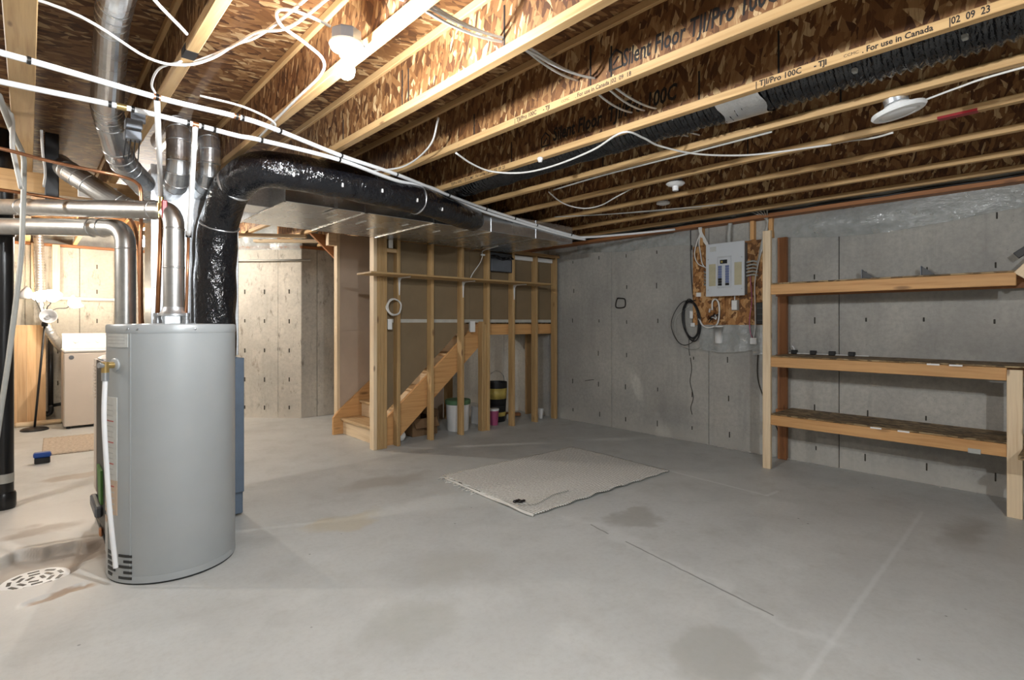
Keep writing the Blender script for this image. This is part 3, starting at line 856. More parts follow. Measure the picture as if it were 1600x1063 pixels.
def patch(a0, a1, z0, z1, r, n=10):
    mb = MB()
    vs = []
    for i in range(n + 1):
        al = a0 + (a1 - a0) * i / n
        for z in (z0, z1):
            vs.append(hp(al, z, r)); vs.append(hp(al, z, r - 0.004))
    fs = []
    for i in range(n):
        a = i * 4; b = a + 4
        fs += [(a, b, b + 2, a + 2), (a + 1, a + 3, b + 3, b + 1), (a, a + 1, b + 1, b), (a + 2, b + 2, b + 3, a + 3)]
    fs += [(0, 2, 3, 1), (n * 4, n * 4 + 1, n * 4 + 3, n * 4 + 2)]
    cen = sum((V(v) for v in vs), V((0, 0, 0))) / len(vs)
    out = []
    for f in fs:
        p = [V(vs[k]) for k in f]
        nn = (p[1] - p[0]).cross(p[2] - p[0]); m = sum(p, V((0, 0, 0))) / 4
        out.append(f if nn.dot(m - (cen - (cen - HC - V((0, 0, cen.z))) * 0.02)) >= 0 else f[::-1])
    mb.add(vs, out)
    return mb
lb = patch(40, 72, 1.195, 1.272 - 0.01, HR + 0.0012).build('rating_label', 'label', wh)
for z in (1.245, 1.228, 1.211): patch(43, 69, z, z + 0.004, HR + 0.0016).build('print_line', 'print', lb)
il = patch(53, 86, 0.52, 0.94, HR + 0.001).build('instruction_label', 'label', wh)
for i in range(14):
    z = 0.545 + 0.027 * i
    patch(58, 82, z, z + 0.006, HR + 0.0014).build('print_line', 'print' if i % 4 != 2 else 'print_red', il)
tl = patch(53, 86, 0.345, 0.52, HR + 0.001).build('warning_label', 'label_tan', wh)
for i in range(5): patch(57, 84, 0.365 + .03 * i, 0.372 + .03 * i, HR + 0.0014).build('print_line', 'print_red' if i == 4 else 'print', tl)
patch(70, 84, 0.13, 0.30, HR + 0.001).build('sticker', 'label', wh)
patch(72, 82, 0.29, 0.32, HR + 0.0014).build('orange_mark', 'label_tan', wh)
patch(37.2, 38.4, 0.05, 1.266, HR + 0.0004).build('jacket_seam', 'heater', wh)
for i in range(5):                                                 # air intake slots
    z = 0.152 - 0.0275 * i
    patch(56 if i % 2 else 61, 70, z - 0.009, z + 0.005, HR + 0.0006, 4).build('air_slot', 'furnace_dark', wh)
    patch(36, 51 if i % 2 == 0 else 45, z - 0.013, z, HR + 0.0006, 4).build('air_slot', 'furnace_dark', wh)
for al in (40, -18, 30): MB().lathe([(0.006, 0), (0.005, 0.004), (0.001, 0.005)], hp(al, 1.287, HR), 8, hp(al, 0, 1) - HC).build('screw', 'steel', wh)
rv = MB().lathe([(0.034, -0.004), (0.034, 0.004), (0.028, 0.008)], hp(56, 1.105, HR), 24, hp(56, 0, 1) - HC).build('escutcheon', 'heater', wh, True, angle=40)
out = (hp(56, 0, 1) - HC).normalized()
vb = hp(56, 1.105, HR)
rv = MB().tube([vb + out * 0.004, vb + out * 0.05], 0.016, 12).tube([vb + out * 0.045 + V((0, 0, 0.018)), vb + out * 0.045 + V((0, 0, -0.035))], 0.017, 12).build('relief_valve', 'brass', wh, True, angle=40)
MB().tube([vb + out * 0.05, vb + out * 0.075 + V((0, 0, 0.004))], 0.014, 10).build('test_lever', 'steel', rv, True, angle=40)
MB().tube([vb + out * 0.045 + V((0, 0, -0.035)), vb + out * 0.045 + V((0, 0, -0.075))], 0.0165, 12).build('adapter', 'steel', rv, True, angle=40)
MB().tube(smoothpath([vb + out * 0.045 + V((0, 0, -0.07)), hp(56, 0.85, HR + 0.05), hp(54, 0.60, HR + 0.045), hp(51, 0.36, HR + 0.04), hp(47, 0.10, HR + 0.03)], 5), 0.0112, 12).build('discharge_pipe', 'pex', wh, True, angle=40)
lat = V((0.743, -0.669, 0))
dh = MB().lathe([(0.062, 0.0), (0.075, 0.002), (0.075, 0.012), (0.058, 0.03), (0.054, 0.05)], HC + V((0, 0, 1.355)), 28).build('draft_hood', 'galv_bright', wh, True, angle=40)
for k in range(4):
    a = PI / 4 + k * PI / 2
    q = HC + V((math.cos(a) * 0.062, math.sin(a) * 0.062, 1.312))
    MB().box((q.x - 0.006, q.y - 0.003, 1.312), (q.x + 0.006, q.y + 0.003, 1.358)).build('hood_leg', 'galv_bright', wh)
NC, NH = HC - lat * 0.092, HC + lat * 0.068
for q in (NC, NH):
    MB().lathe([(0.021, 1.312), (0.021, 1.335), (0.017, 1.337), (0.017, 1.352), (0.02, 1.354), (0.02, 1.372)], V((q.x, q.y, 0)), 12).build('pipe_nipple', 'steel', wh, True, angle=40)

# flue pipes
def elbow_path(a, corner, b, r=0.09, n=7):
    a, c, b = V(a), V(corner), V(b)
    p0 = c + (a - c).normalized() * r; p1 = c + (b - c).normalized() * r
    out = [a]
    for i in range(n + 1):
        t = i / n
        out.append(p0 * (1 - t) ** 2 + c * 2 * t * (1 - t) + p1 * t * t)
    return out + [b]
fl1 = thing('heater_flue', (HC.x, HC.y, 1.40), 'grey metal flue rising from the water heater and turning left', 'flue pipe')
MB().tube(elbow_path((HC.x, HC.y, 1.40), (HC.x, HC.y, 1.945), (-0.62, 5.98, 2.20), 0.10, 8), 0.052, 24, False).build('pipe', 'galv_dull', fl1, True)
for z in (1.835, 1.62): MB().lathe([(0.0535, 0), (0.0545, 0.004), (0.0535, 0.010)], HC + V((0, 0, z)), 24).build('seam_ring', 'galv_dull', fl1, True)
u = (V((-0.62, 5.98, 2.20)) - V((HC.x, HC.y, 1.945))).normalized()
for s_ in (0.16, 1.35, 1.43): MB().lathe([(0.053, 0), (0.057, 0.006), (0.053, 0.014)], V((HC.x, HC.y, 1.945)) + u * s_, 24, u).build('seam_ring', 'galv_dull', fl1, True)
fl2 = thing('furnace_flue', (0.45, 4.08, 1.085), 'lower dull metal flue from the furnace running left under the other', 'flue pipe')
MB().tube(elbow_path((0.45, 4.08, 1.08), (0.45, 4.08, 1.905), (-0.80, 5.90, 2.02), 0.11, 8), 0.055, 24, False).build('pipe', 'galv_dull', fl2, True)
u2 = (V((-0.80, 5.90, 2.02)) - V((0.45, 4.08, 1.905))).normalized()
for s_ in (0.17, 0.25): MB().lathe([(0.056, 0), (0.060, 0.006), (0.056, 0.014)], V((0.45, 4.08, 1.905)) + u2 * s_, 24, u2).build('seam_ring', 'galv_dull', fl2, True)
MB().lathe([(0.0565, 0), (0.058, 0.004), (0.0565, 0.010)], V((0.45, 4.08, 1.77)), 24).build('seam_ring', 'galv_dull', fl2, True)

# ------------------------------------------------------------------ furnace and plenum
fu = thing('furnace', (0.70, 4.25, 0), 'blue-grey and charcoal gas furnace mostly hidden behind the water heater', 'furnace')
MB().cbox((0.352, 3.95, 0.02), (1.09, 4.62, 1.08), 0.006).build('cabinet', 'furnace', fu)
MB().cbox((0.338, 3.945, 0.06), (0.351, 4.47, 1.075), 0.003).build('dark_vestibule', 'furnace_dark', fu)  # charcoal plate standing for the dark open vestibule
MB().cbox((0.80, 3.93, 0.17), (1.092, 3.949, 1.08), 0.004).build('side_panel', 'furnace', fu)
lv = MB().cbox((0.333, 4.475, 0.20), (0.351, 4.62, 1.075), 0.003).build('louvre_panel', 'beige', fu)
for i in range(10): MB().cbox((0.328, 4.485, 1.02 - 0.022 * i), (0.334, 4.61, 1.032 - 0.022 * i), 0.001).build('louvre', 'beige', lv)
MB().prism([(4.30, 0.42), (4.08, 0.42), (4.06, 0.22), (4.20, 0.22), (4.25, 0.32)], 0, 0.325, 0.337).build('green_tag', 'green', fu)
MB().cbox((0.30, 4.10, 0.13), (0.338, 4.45, 0.20), 0.01).build('gas_valve', 'box_grey', fu)
MB().cbox((0.318, 4.05, 0.03), (0.338, 4.10, 0.08), 0.008).build('pilot_fitting', 'copper', fu)
for x in (0.34, 0.9): MB().cbox((x, 4.0, 0), (x + 0.1, 4.6, 0.02), 0.002).build('foot', 'black', fu)
tag(MB().quadgrid(lambda u_, v_: (0.35 + 0.08 * u_, 4.35 + 0.2 * v_, 1.083 + 0.02 * math.sin(u_ * 3) * v_), 6, 6).build('paper_note', 'white', None, True), 'crumpled white paper lying on top of the furnace edge', 'paper')

pn = thing('duct_plenum', (0.88, 4.43, 1.085), 'tall bright galvanised plenum standing on the furnace', 'plenum')
MB().cbox((0.62, 4.24, 1.082), (1.14, 4.615, 2.372), 0.003).build('body', 'galv_bright', pn)
for (x, y) in ((0.617, 4.237),):
    MB().cbox((x - 0.014, y - 0.006, 1.085), (x + 0.016, y + 0.016, 2.37), 0.002).build('corner_flange', 'galv_bright', pn)
MB().cbox((1.14, 4.28, 2.195), (1.372, 4.58, 2.37), 0.002).build('collar', 'galv_bright', pn)
for i in range(4): MB().lathe([(0.006, 0), (0.004, 0.004)], V((0.622, 4.231, 1.3 + 0.25 * i)), 8, (0, -1, 0)).build('rivet', 'steel', pn)

# trunk duct along the beam
tr = thing('trunk_duct', (2.9, 4.5, 2.19), 'long rectangular galvanised trunk duct below the joists along the stud wall', 'duct')
TX0, TX1 = 1.372, 4.46
sec = [TX0, 2.0, 2.65, 3.30, 3.9, TX1]
for a, b in zip(sec, sec[1:]):
    MB().cbox((a, 3.955, 2.19), (b - 0.001, 5.035, 2.37), 0.003).build('section', 'galv', tr)
for x in sec[1:-1]:
    MB().cbox((x - 0.012, 3.948, 2.184), (x + 0.012, 3.957, 2.372), 0.002).build('drive_cleat', 'galv', tr)
    MB().cbox((x - 0.012, 3.948, 2.183), (x + 0.012, 5.038, 2.191), 0.002).build('slip_cleat', 'galv', tr)
for x, y, l in ((1.85, 4.25, .20), (1.95, 4.45, .15), (2.15, 4.35, .18), (2.35, 4.55, .17), (2.50, 4.2, .1), (2.9, 4.3, .12)):
    MB().cbox((x - 0.006, y - l / 2, 2.185), (x + 0.006, y + l / 2, 2.191), 0.001).build('glint_strip', 'white', tr)  # shiny strips in flat white, their reflection put into the colour
MB().cbox((TX0 - 0.004, 3.955, 2.191), (TX0 - 0.0005, 5.035, 2.369), 0.001).build('lit_tone_panel', 'galv_lit_tone', tr)  # paler sheet laid over the duct end to make it look lit
MB().cbox((TX0 - 0.012, 3.95, 2.182), (TX0 + 0.004, 5.04, 2.19), 0.002).build('end_flange', 'galv', tr)
MB().lathe([(0.075, 0), (0.075, 0.10), (0.068, 0.105), (0.068, 0.02)], V((TX1, 4.12, 2.285)), 24, (1, 0, 0)).build('end_collar', 'galv', tr, True, angle=40)
for x in (1.75, 3.04):
    MB().box((x - 0.012, 3.949, 2.20), (x + 0.012, 3.953, 2.378)).box((x - 0.012, 3.949, 2.181), (x + 0.012, 4.20, 2.1835)).build('hanger_strap', 'galv_bright', tr)

# black insulated duct from the furnace
bd = thing('insulated_duct', (0.955, 4.09, 1.085), 'shiny black plastic wrapped insulated duct bending up from furnace and along ceiling', 'duct')
path = smoothpath([(0.955, 4.095, 1.085), (0.955, 4.095, 1.40), (0.955, 4.085, 1.72), (0.965, 4.02, 2.0), (0.985, 3.78, 2.19), (1.08, 3.49, 2.262), (1.40, 3.43, 2.262), (1.9, 3.44, 2.25), (2.3, 3.52, 2.238), (2.7, 3.68, 2.225), (3.0, 3.86, 2.25), (3.06, 3.96, 2.27)], 9)
def wrinkled(path, r, n=32, amp=0.006, seed=3):
    rnd = random.Random(seed)
    ph = [(rnd.uniform(0, 6), rnd.uniform(2, 5), rnd.uniform(9, 30)) for _ in range(5)]
    mb = MB().tube(path, r, n, False)
    s = 0.0
    for i in range(len(path)):
        if i: s += (path[i] - path[i - 1]).length
        for k in range(n):
            a = 2 * PI * k / n
            d = sum(math.sin(p + round(m) * a + f * s) for p, m, f in ph) / 3
            j = i * n + k
            v = V(mb.v[j]); c = path[i]
            mb.v[j] = tuple(c + (v - c) * (1 + amp * d / (r if not isinstance(r, list) else r[i])))
    return mb
def resample(pth, step):
    out = [pth[0]]; acc = 0
    for a, b in zip(pth, pth[1:]):
        L = (b - a).length; t = step - acc
        while t <= L:
            out.append(a + (b - a) * (t / L)); t += step
        acc = (acc + L) % step
    return out
path = resample(path, 0.022)
rad = []
tot = len(path)
for i in range(tot):
    t = i / tot
    rad.append(0.127 if t < 0.2 else 0.127 - 0.015 * min(1, (t - 0.2) / 0.1) if t < 0.55 else 0.112 - 0.016 * min(1, max(0, (t - 0.6) / 0.25)))
bw = wrinkled(path, rad, 36, 0.005).build('wrap', 'black_wrap', bd, True)
for f in (0.245, 0.345, 0.72):                                     # ties round the wrap
    i = int(f * tot); ax = (path[i + 1] - path[i - 1]).normalized()
    MB().lathe([(rad[i] - 0.004, -0.006), (rad[i] + 0.005, -0.004), (rad[i] + 0.005, 0.004), (rad[i] - 0.004, 0.006)], path[i], 32, ax).build('tie_band', 'foil', bd, True)
for f, a in ((0.46, 0.6), (0.54, 0.5), (0.62, 0.75), (0.70, 0.7), (0.78, 0.6), (0.42, 1.1)):  # staples
    i = int(f * tot)
    n_ = V((0, -math.cos(a), math.sin(a) - 0.9)).normalized()
    q = path[i] + n_ * (rad[i] + 0.002)
    MB().cbox(q - V((0.006, 0.006, 0.013)), q + V((0.006, 0.006, 0.013)), 0.002).build('staple', 'white', bd)

# round branch ducts
def round_duct(name, label, pts, r, mat='galv', r2=None, n=28, cor=0.10):
    e = thing(name, pts[0], label, 'duct', 'round branch ducts')
    P = [V(p) for p in pts]
    full = [P[0]]
    for a, c, b in zip(P, P[1:], P[2:]):
        rr = min(cor, (a - c).length * 0.45, (b - c).length * 0.45)
        p0 = c + (a - c).normalized() * rr; p1 = c + (b - c).normalized() * rr
        for i in range(4):                                         # gored elbows
            t = i / 3
            full.append(p0 * (1 - t) ** 2 + c * 2 * t * (1 - t) + p1 * t * t)
    full.append(P[-1])
    rs = [r if q.y < 3.62 else (r2 or r) for q in full]
    MB().tube(full, rs, n, True).build('pipe', mat, e, True, angle=12)
    for i in range(1, len(full) - 1):
        ax = (full[min(i + 1, len(full) - 1)] - full[i - 1]).normalized()
        q_ = rs[i]
        MB().lathe([(q_ * 0.99, -0.006), (q_ * 1.035, -0.003), (q_ * 1.035, 0.003), (q_ * 0.99, 0.006)], full[i], n, ax).build('crimp_ring', mat, e, True)
    return e
round_duct('branch_duct', 'long round duct running up the joist bay at the upper left corner', [(0.20, YB + 0.05, 2.52), (0.245, 2.6, 2.52), (0.325, 3.72, 2.50), (0.42, 4.02, 2.30), (0.60, 4.33, 2.22), (0.625, 4.40, 2.22)], 0.058, r2=0.074)
round_duct('branch_duct', 'round duct dropping behind the long one toward the plenum side', [(0.15, 6.4, 2.50), (0.16, 5.1, 2.48), (0.22, 4.62, 2.31), (0.50, 4.50, 2.10), (0.63, 4.50, 2.08)], 0.068, 'galv_dull')
round_duct('branch_duct', 'left of two upright round duct elbows on the plenum face', [(0.715, 4.26, 2.205), (0.705, 3.92, 2.215), (0.705, 3.92, 2.58), (0.705, 4.5, 2.60)], 0.068, cor=0.12)
round_duct('branch_duct', 'right of two upright round duct elbows on the plenum face', [(0.895, 4.26, 2.235), (0.888, 3.97, 2.245), (0.888, 3.97, 2.57), (0.888, 4.5, 2.60)], 0.066, cor=0.12)
# black flexible duct in the joist bay with foil tape
fd = thing('flexible_duct', (2.76, 1.3, 2.45), 'black ribbed flexible duct lying in the joist bay with foil patch', 'duct')
fp = resample(smoothpath([(2.78, YB + 0.1, 2.53), (2.80, -0.5, 2.53), (2.79, 0.6, 2.525), (2.76, 1.4, 2.525), (2.74, 2.4, 2.525), (2.76, 3.4, 2.53), (2.76, 4.6, 2.53)], 8), 0.009)
fr = [0.128 + 0.008 * math.sin(i * PI / 2) for i in range(len(fp))]
wrinkled(fp, fr, 24, 0.004, 5).build('sleeve', 'black_wrap', fd, True)
def tapefn(u, v):
    y = 1.14 + 0.22 * u; a = PI * (1.08 + 0.62 * v) + 0.10 * math.sin(u * 7)
    return (2.765 + 0.139 * math.cos(a), y + 0.012 * math.sin(v * 11), 2.525 + 0.139 * math.sin(a))
MB().quadgrid(tapefn, 8, 12).build('foil_patch', 'foil', fd, True)
for y in (0.36, 0.73, -0.2): MB().cbox((2.66, y, 2.405), (2.685, y + 0.02, 2.425), 0.003).build('staple', 'cable_grey', fd)

# ------------------------------------------------------------------ supply pipes
px1 = thing('supply_pipe', (0.4, 2.83, 2.32), 'upper white plastic water pipe strapped under the joists toward the right wall', 'water pipe')
up = smoothpath([(-0.9, 2.70, 2.32), (-0.077, 2.748, 2.32), (0.425, 2.829, 2.32), (0.753, 2.834, 2.32), (0.932, 2.879, 2.32), (1.407, 3.11, 2.33), (1.895, 3.30, 2.345), (2.56, 3.62, 2.362), (3.10, 3.80, 2.355), (3.80, 3.925, 2.325), (4.40, 3.925, 2.275), (4.62, 3.90, 2.27), (5.0, 3.6, 2.31), (5.3, 3.2, 2.345)], 8)
MB().tube(up, 0.0125, 10).build('pipe', 'pex', px1, True)
px2 = thing('supply_pipe', (0.3, 3.0, 2.30), 'lower white plastic water pipe feeding the heater and joining the upper one', 'water pipe')
lp = smoothpath([(-0.6, 3.02, 2.30), (-0.062, 3.017, 2.30), (0.316, 3.002, 2.30), (0.616, 3.03, 2.30), (0.817, 3.06, 2.30), (0.933, 3.05, 2.30), (1.40, 3.12, 2.305), (1.925, 3.345, 2.315), (2.30, 3.50, 2.362), (2.70, 3.70, 2.362), (3.10, 3.83, 2.335), (3.80, 3.93, 2.300), (4.40, 3.93, 2.252), (4.62, 3.91, 2.245)], 8)
MB().tube(lp, 0.0125, 10).build('pipe', 'pex', px2, True)
def ringat(path, q, par, mat='sealant', w=0.006, r=0.0155):
    i = min(range(1, len(path) - 1), key=lambda k: (path[k] - V(q)).length)
    ax = (path[i + 1] - path[i - 1]).normalized()
    return MB().tube([path[i] - ax * w, path[i] + ax * w], r, 10).build('crimp_ring' if mat == 'sealant' else 'fitting', mat, par, True, angle=40)
for q in ((-0.01, 2.75, 2.32), (0.40, 2.825, 2.32), (0.445, 2.83, 2.32), (0.74, 2.834, 2.32), (0.78, 2.84, 2.32), (1.0, 2.9, 2.32), (1.407, 3.11, 2.33), (1.895, 3.30, 2.345), (2.56, 3.62, 2.362), (3.10, 3.80, 2.355), (3.5, 3.88, 2.34), (3.9, 3.925, 2.32), (4.4, 3.925, 2.275)): ringat(up, q, px1)
for q in ((0.28, 3.0, 2.30), (0.345, 3.0, 2.30), (0.59, 3.03, 2.30), (0.64, 3.03, 2.30), (0.70, 3.04, 2.30), (0.93, 3.05, 2.30), (1.40, 3.12, 2.305)): ringat(lp, q, px2)
ringat(up, (0.425, 2.829, 2.32), px1, 'copper', 0.014, 0.014); ringat(up, (0.76, 2.834, 2.32), px1, 'copper', 0.014, 0.014)
ringat(lp, (0.313, 3.002, 2.30), px2, 'brass', 0.018, 0.016); ringat(lp, (0.616, 3.03, 2.30), px2, 'copper', 0.014, 0.014)
cw = thing('heater_drop', (NC.x, NC.y, 1.37), 'white pipe dropping to a red handled valve and copper on the heater', 'water pipe')
vz = 1.95
cx_ = NC + V((0.012, -0.03, 0))
MB().tube([(0.425, 2.829, 2.318), (cx_.x, cx_.y, vz + 0.07)], 0.0125, 10).build('pipe', 'pex', cw, True)
vv = MB().tube([(cx_.x, cx_.y, vz + 0.075), (cx_.x, cx_.y, vz - 0.05)], 0.013, 12).tube([(cx_.x, cx_.y, vz + 0.03), (cx_.x, cx_.y, vz - 0.015)], 0.019, 12).build('valve', 'brass', cw, True, angle=40)
MB().cbox((cx_.x - 0.002, cx_.y - 0.040, vz - 0.055), (cx_.x + 0.024, cx_.y - 0.024, vz + 0.045), 0.004).build('handle', 'red', vv)
MB().tube([(cx_.x, cx_.y, vz - 0.05), (cx_.x * 0.5 + NC.x * 0.5, cx_.y * 0.5 + NC.y * 0.5, 1.6), (NC.x, NC.y, 1.365)], 0.0115, 10).build('copper_pipe', 'copper_old', cw, True)
hw = thing('heater_drop', (NH.x, NH.y, 1.37), 'white pipe dropping straight to slim copper on the heater outlet', 'water pipe')
MB().tube(smoothpath([(0.616, 3.03, 2.298), (0.625, 3.10, 2.20), (0.645, 3.27, 1.95), (NH.x + 0.004, NH.y - 0.035, 1.80)], 6), 0.0125, 10).build('pipe', 'pex', hw, True)
MB().tube([(NH.x + 0.004, NH.y - 0.035, 1.825), (NH.x + 0.004, NH.y - 0.033, 1.79)], 0.0155, 10).build('crimp_ring', 'sealant', hw, True, angle=40)
MB().tube([(NH.x + 0.004, NH.y - 0.035, 1.80), (NH.x, NH.y, 1.365)], 0.008, 10).build('copper_pipe', 'copper', hw, True)
wire('gas_line', [(-0.5, 3.60, 2.20), (-0.105, 3.751, 2.20), (0.068, 3.855, 2.20), (0.295, 3.94, 2.20), (0.40, 3.95, 2.195), (0.485, 3.93, 2.165), (0.51, 3.92, 2.08), (0.508, 3.95, 1.7), (0.515, 4.0, 1.3), (0.54, 4.04, 1.10)], 0.0095, 'copper', 'bright copper line crossing the upper left and bending down to the furnace', 'copper pipe', n=8)
wire('copper_riser', [(-0.5, 4.55, 2.15), (0.2, 4.62, 2.13), (0.44, 4.60, 2.10), (0.50, 4.45, 2.04), (0.52, 4.2, 1.9), (0.525, 4.12, 1.6), (0.535, 4.12, 1.25), (0.56, 4.12, 1.09)], 0.010, 'copper_old', 'tarnished copper line behind the lower flue, dropping to the furnace', 'copper pipe', n=8)
wire('copper_riser', [(0.545, 4.20, 2.25), (0.545, 4.19, 1.7), (0.55, 4.17, 1.3), (0.60, 4.15, 1.09)], 0.010, 'copper_old', 'dark copper line standing just right of the furnace flue', 'copper pipe', n=8)
e = thing('junction_box', (0.375, 3.25, 2.20), 'small blue-grey metal junction box hanging under the joist by the pipes', 'electrical box')
MB().cbox((0.355, 3.22, 2.28), (0.425, 3.28, 2.325), 0.004).build('cover', 'box_grey', e)
MB().cbox((0.352, 3.22, 2.225), (0.422, 3.28, 2.268), 0.004).build('body', 'box_grey', e)
for k in range(4): MB().tube([(0.36 + 0.018 * k, 3.24, 2.23), (0.35 + 0.02 * k, 3.26, 2.13)], 0.003, 5).build('lead_wire', 'black', e)
MB().box((0.38, 3.24, 2.32), (0.44, 3.26, 2.38)).build('bracket', 'box_grey', e)

# drain stack and hose at the left edge
sk = thing('drain_stack', (-0.13, 5.25, 0), 'black plastic drain stack standing at the left edge', 'drain pipe')
MB().lathe([(0.057, 0.0), (0.057, 2.68)], V((-0.13, 5.25, 0)), 24).build('pipe', 'abs', sk, True, angle=40)
MB().lathe([(0.066, 0.0), (0.07, 0.02), (0.07, 0.10), (0.064, 0.115)], V((-0.13, 5.25, 0)), 24).build('hub', 'abs', sk, True, angle=40)
MB().lathe([(0.0585, 0.185), (0.0585, 0.25)], V((-0.13, 5.25, 0)), 24).build('band', 'cable_grey', sk, True, angle=40)
MB().lathe([(0.064, 1.93), (0.068, 1.95), (0.068, 2.03), (0.064, 2.05)], V((-0.13, 5.25, 0)), 24).build('coupling', 'abs', sk, True, angle=40)
wire('condensate_hose', [(-0.10, 3.4, 2.36), (-0.06, 3.95, 2.34), (-0.022, 4.25, 2.30), (-0.018, 4.3, 2.20), (-0.022, 4.3, 1.979), (-0.033, 4.3, 1.675), (-0.08, 4.3, 1.148), (-0.12, 4.3, 0.779), (-0.17, 4.3, 0.3)], 0.0135, 'cable_grey', 'slim grey hose hanging at a slant before the black drain stack', 'hose', n=10)
wire('condensate_hose', [(-0.45, 3.3, 2.25), (-0.10, 3.62, 2.40), (-0.06, 4.0, 2.25), (-0.03, 4.22, 2.10)], 0.012, 'cable', 'pale hose crossing diagonally at the upper left corner', 'hose', n=10)
wire('duct_strap', [(0.055, 3.9, 2.37), (0.062, 4.0, 2.27), (0.075, 4.15, 2.20), (0.07, 4.3, 2.14)], 0.007, 'white', 'white strap hanging beside the black strip at upper left', 'strap')
tag(MB().cbox((0.085, 4.85, 2.06), (0.16, 4.90, 2.62), 0.004).build('vent_stub', 'abs', None), 'flat black duct strip hanging in front of the beam at upper left', 'strip')
tag(MB().cbox((0.27, 5.02, 2.24), (0.50, 5.05, 2.335), 0.003).build('paper_label', 'white', None), 'bright white card fixed on the beam left of the plenum', 'card')

# floor drain
fdn = thing('floor_drain', DRC + V((0, 0, -0.058)), 'round white slotted floor drain grate in a chipped hollow', 'drain')
mb = MB()
MB().lathe([(0.135, 0.0), (0.142, 0.002), (0.142, 0.012), (0.128, 0.014)], DRC + V((0, 0, -0.052)), 40).build('rim', 'grate', fdn, True, angle=40)
MB().lathe([(0.02, 0), (0.131, 0.0), (0.131, 0.0125), (0.02, 0.013)], DRC + V((0, 0, -0.052)), 40).build('plate', 'grate', fdn, True, angle=40)
for ring, cnt in ((0.030, 3), (0.066, 6), (0.105, 9)):
    for k in range(cnt):
        a = 2 * PI * k / cnt + ring * 9
        c = DRC + V((math.cos(a) * ring, math.sin(a) * ring, -0.017)); t = V((-math.sin(a), math.cos(a), 0)); r_ = V((math.cos(a), math.sin(a), 0))
        l, w = ring * PI / cnt * 0.66, 0.0085
        p = [c + t * l + r_ * w, c - t * l + r_ * w, c - t * l - r_ * w, c + t * l - r_ * w]
        MB().prism([(q.x, q.y) for q in p], 2, -0.0405, -0.0365).build('slot', 'black', fdn)

# ------------------------------------------------------------------ laundry corner
w = thing('washing_machine', (0.66, 8.95, 0), 'beige and white top-loading washing machine in the laundry corner', 'washer')
MB().cbox((0.325, 8.60, 0.03), (1.0, 9.28, 0.94), 0.012).build('cabinet', 'beige', w)
MB().cbox((0.32, 8.59, 0.943), (1.005, 9.29, 0.985), 0.015).build('top_deck', 'enamel', w)
MB().cbox((0.40, 8.63, 0.985), (0.93, 9.05, 1.0), 0.006).build('lid', 'enamel', w)
con = MB().prism([(9.06, 0.985), (9.29, 0.985), (9.29, 1.16), (9.20, 1.175), (9.12, 1.15)], 0, 0.33, 0.995).build('console', 'enamel', w)
for x in (0.47, 0.60, 0.70): MB().lathe([(0.03, 0), (0.028, 0.02), (0.02, 0.026)], V((x, 9.09, 1.075)), 16, (0, -0.94, 0.33)).build('knob', 'porcelain', con, True, angle=40)
MB().lathe([(0.026, 0), (0.026, 0.003), (0.01, 0.004)], V((0.40, 8.60, 0.885)), 20, (0, -1, 0)).build('badge', 'box_grey', w)
for x in (0.37, 0.95):
    for y in (8.66, 9.22): MB().cyl((x, y, 0), (x, y, 0.032), 0.02, 10).build('foot', 'black', w)
h = MB()
hp_ = resample(smoothpath([(0.10, 9.33, 2.60), (0.105, 9.33, 2.3), (0.115, 9.30, 1.9), (0.125, 9.25, 1.6), (0.16, 9.2, 1.35), (0.235, 9.18, 1.15), (0.33, 9.32, 0.98), (0.42, 9.38, 0.90)], 8), 0.012)
h.tube(hp_, [0.050 + 0.004 * math.sin(i * PI / 1.5) for i in range(len(hp_))], 20)
tag(h.build('dryer_hose', 'hose', None, True), 'ribbed silver dryer hose curving down behind the washing machine', 'hose')
LB = V((0.06, 8.80, 0)); LT = V((0.155, 8.80, 1.30))
lp_ = thing('floor_lamp', LB, 'black multi-arm floor lamp with white shades glowing in the laundry', 'floor lamp')
MB().lathe([(0.135, 0.0), (0.135, 0.015), (0.11, 0.03), (0.02, 0.04)], LB, 28).build('base', 'black', lp_, True, angle=40)
MB().tube([LB + V((0, 0, 0.03)), LT], 0.012, 10).build('pole', 'black', lp_, True)
MB().lathe([(0.03, -0.03), (0.035, 0.0), (0.02, 0.05)], LT, 14).build('hub', 'black', lp_, True)
heads = [((-0.02, 8.78, 1.665), (-0.75, -0.1, 0.55), 0), ((0.115, 8.86, 1.635), (-0.3, 0.2, 0.8), 1), ((0.225, 8.72, 1.635), (0.2, -0.5, 0.8), 1), ((0.435, 8.78, 1.565), (0.75, -0.1, 0.6), 1), ((0.182, 8.68, 1.385), (0.05, -1, 0.25), 0)]
for c, d, lit in heads:
    c, d = V(c), V(d).normalized()
    back = c - d * 0.045
    MB().tube(smoothpath([LT + V((0, 0, 0.02)), LT + V((0, 0, 0.10)) * (1 if c.z > 1.5 else 0.3) + (c - LT) * 0.3, back - d * 0.06, back], 5), 0.006, 6).build('arm', 'black', lp_, True)
    sh = MB().lathe([(0.022, -0.06), (0.045, -0.045), (0.075, 0.0), (0.088, 0.05), (0.085, 0.05), (0.07, 0.0), (0.03, -0.04)], c, 14, d).build('shade', 'lit_shade' if lit else 'porcelain', lp_, True)
    MB().lathe([(0.012, -0.035), (0.03, -0.01), (0.042, 0.025), (0.035, 0.055), (0.012, 0.068)] if lit else [(0.02, -0.04), (0.026, -0.02), (0.022, 0.0), (0.01, 0.012)], c, 10, d).build('light_bulb', 'globe' if lit else 'steel', sh, True)
wb = thing('butcher_block', (0.0, 9.34, 0), 'light butcher-block panel leaning on the laundry wall', 'board')
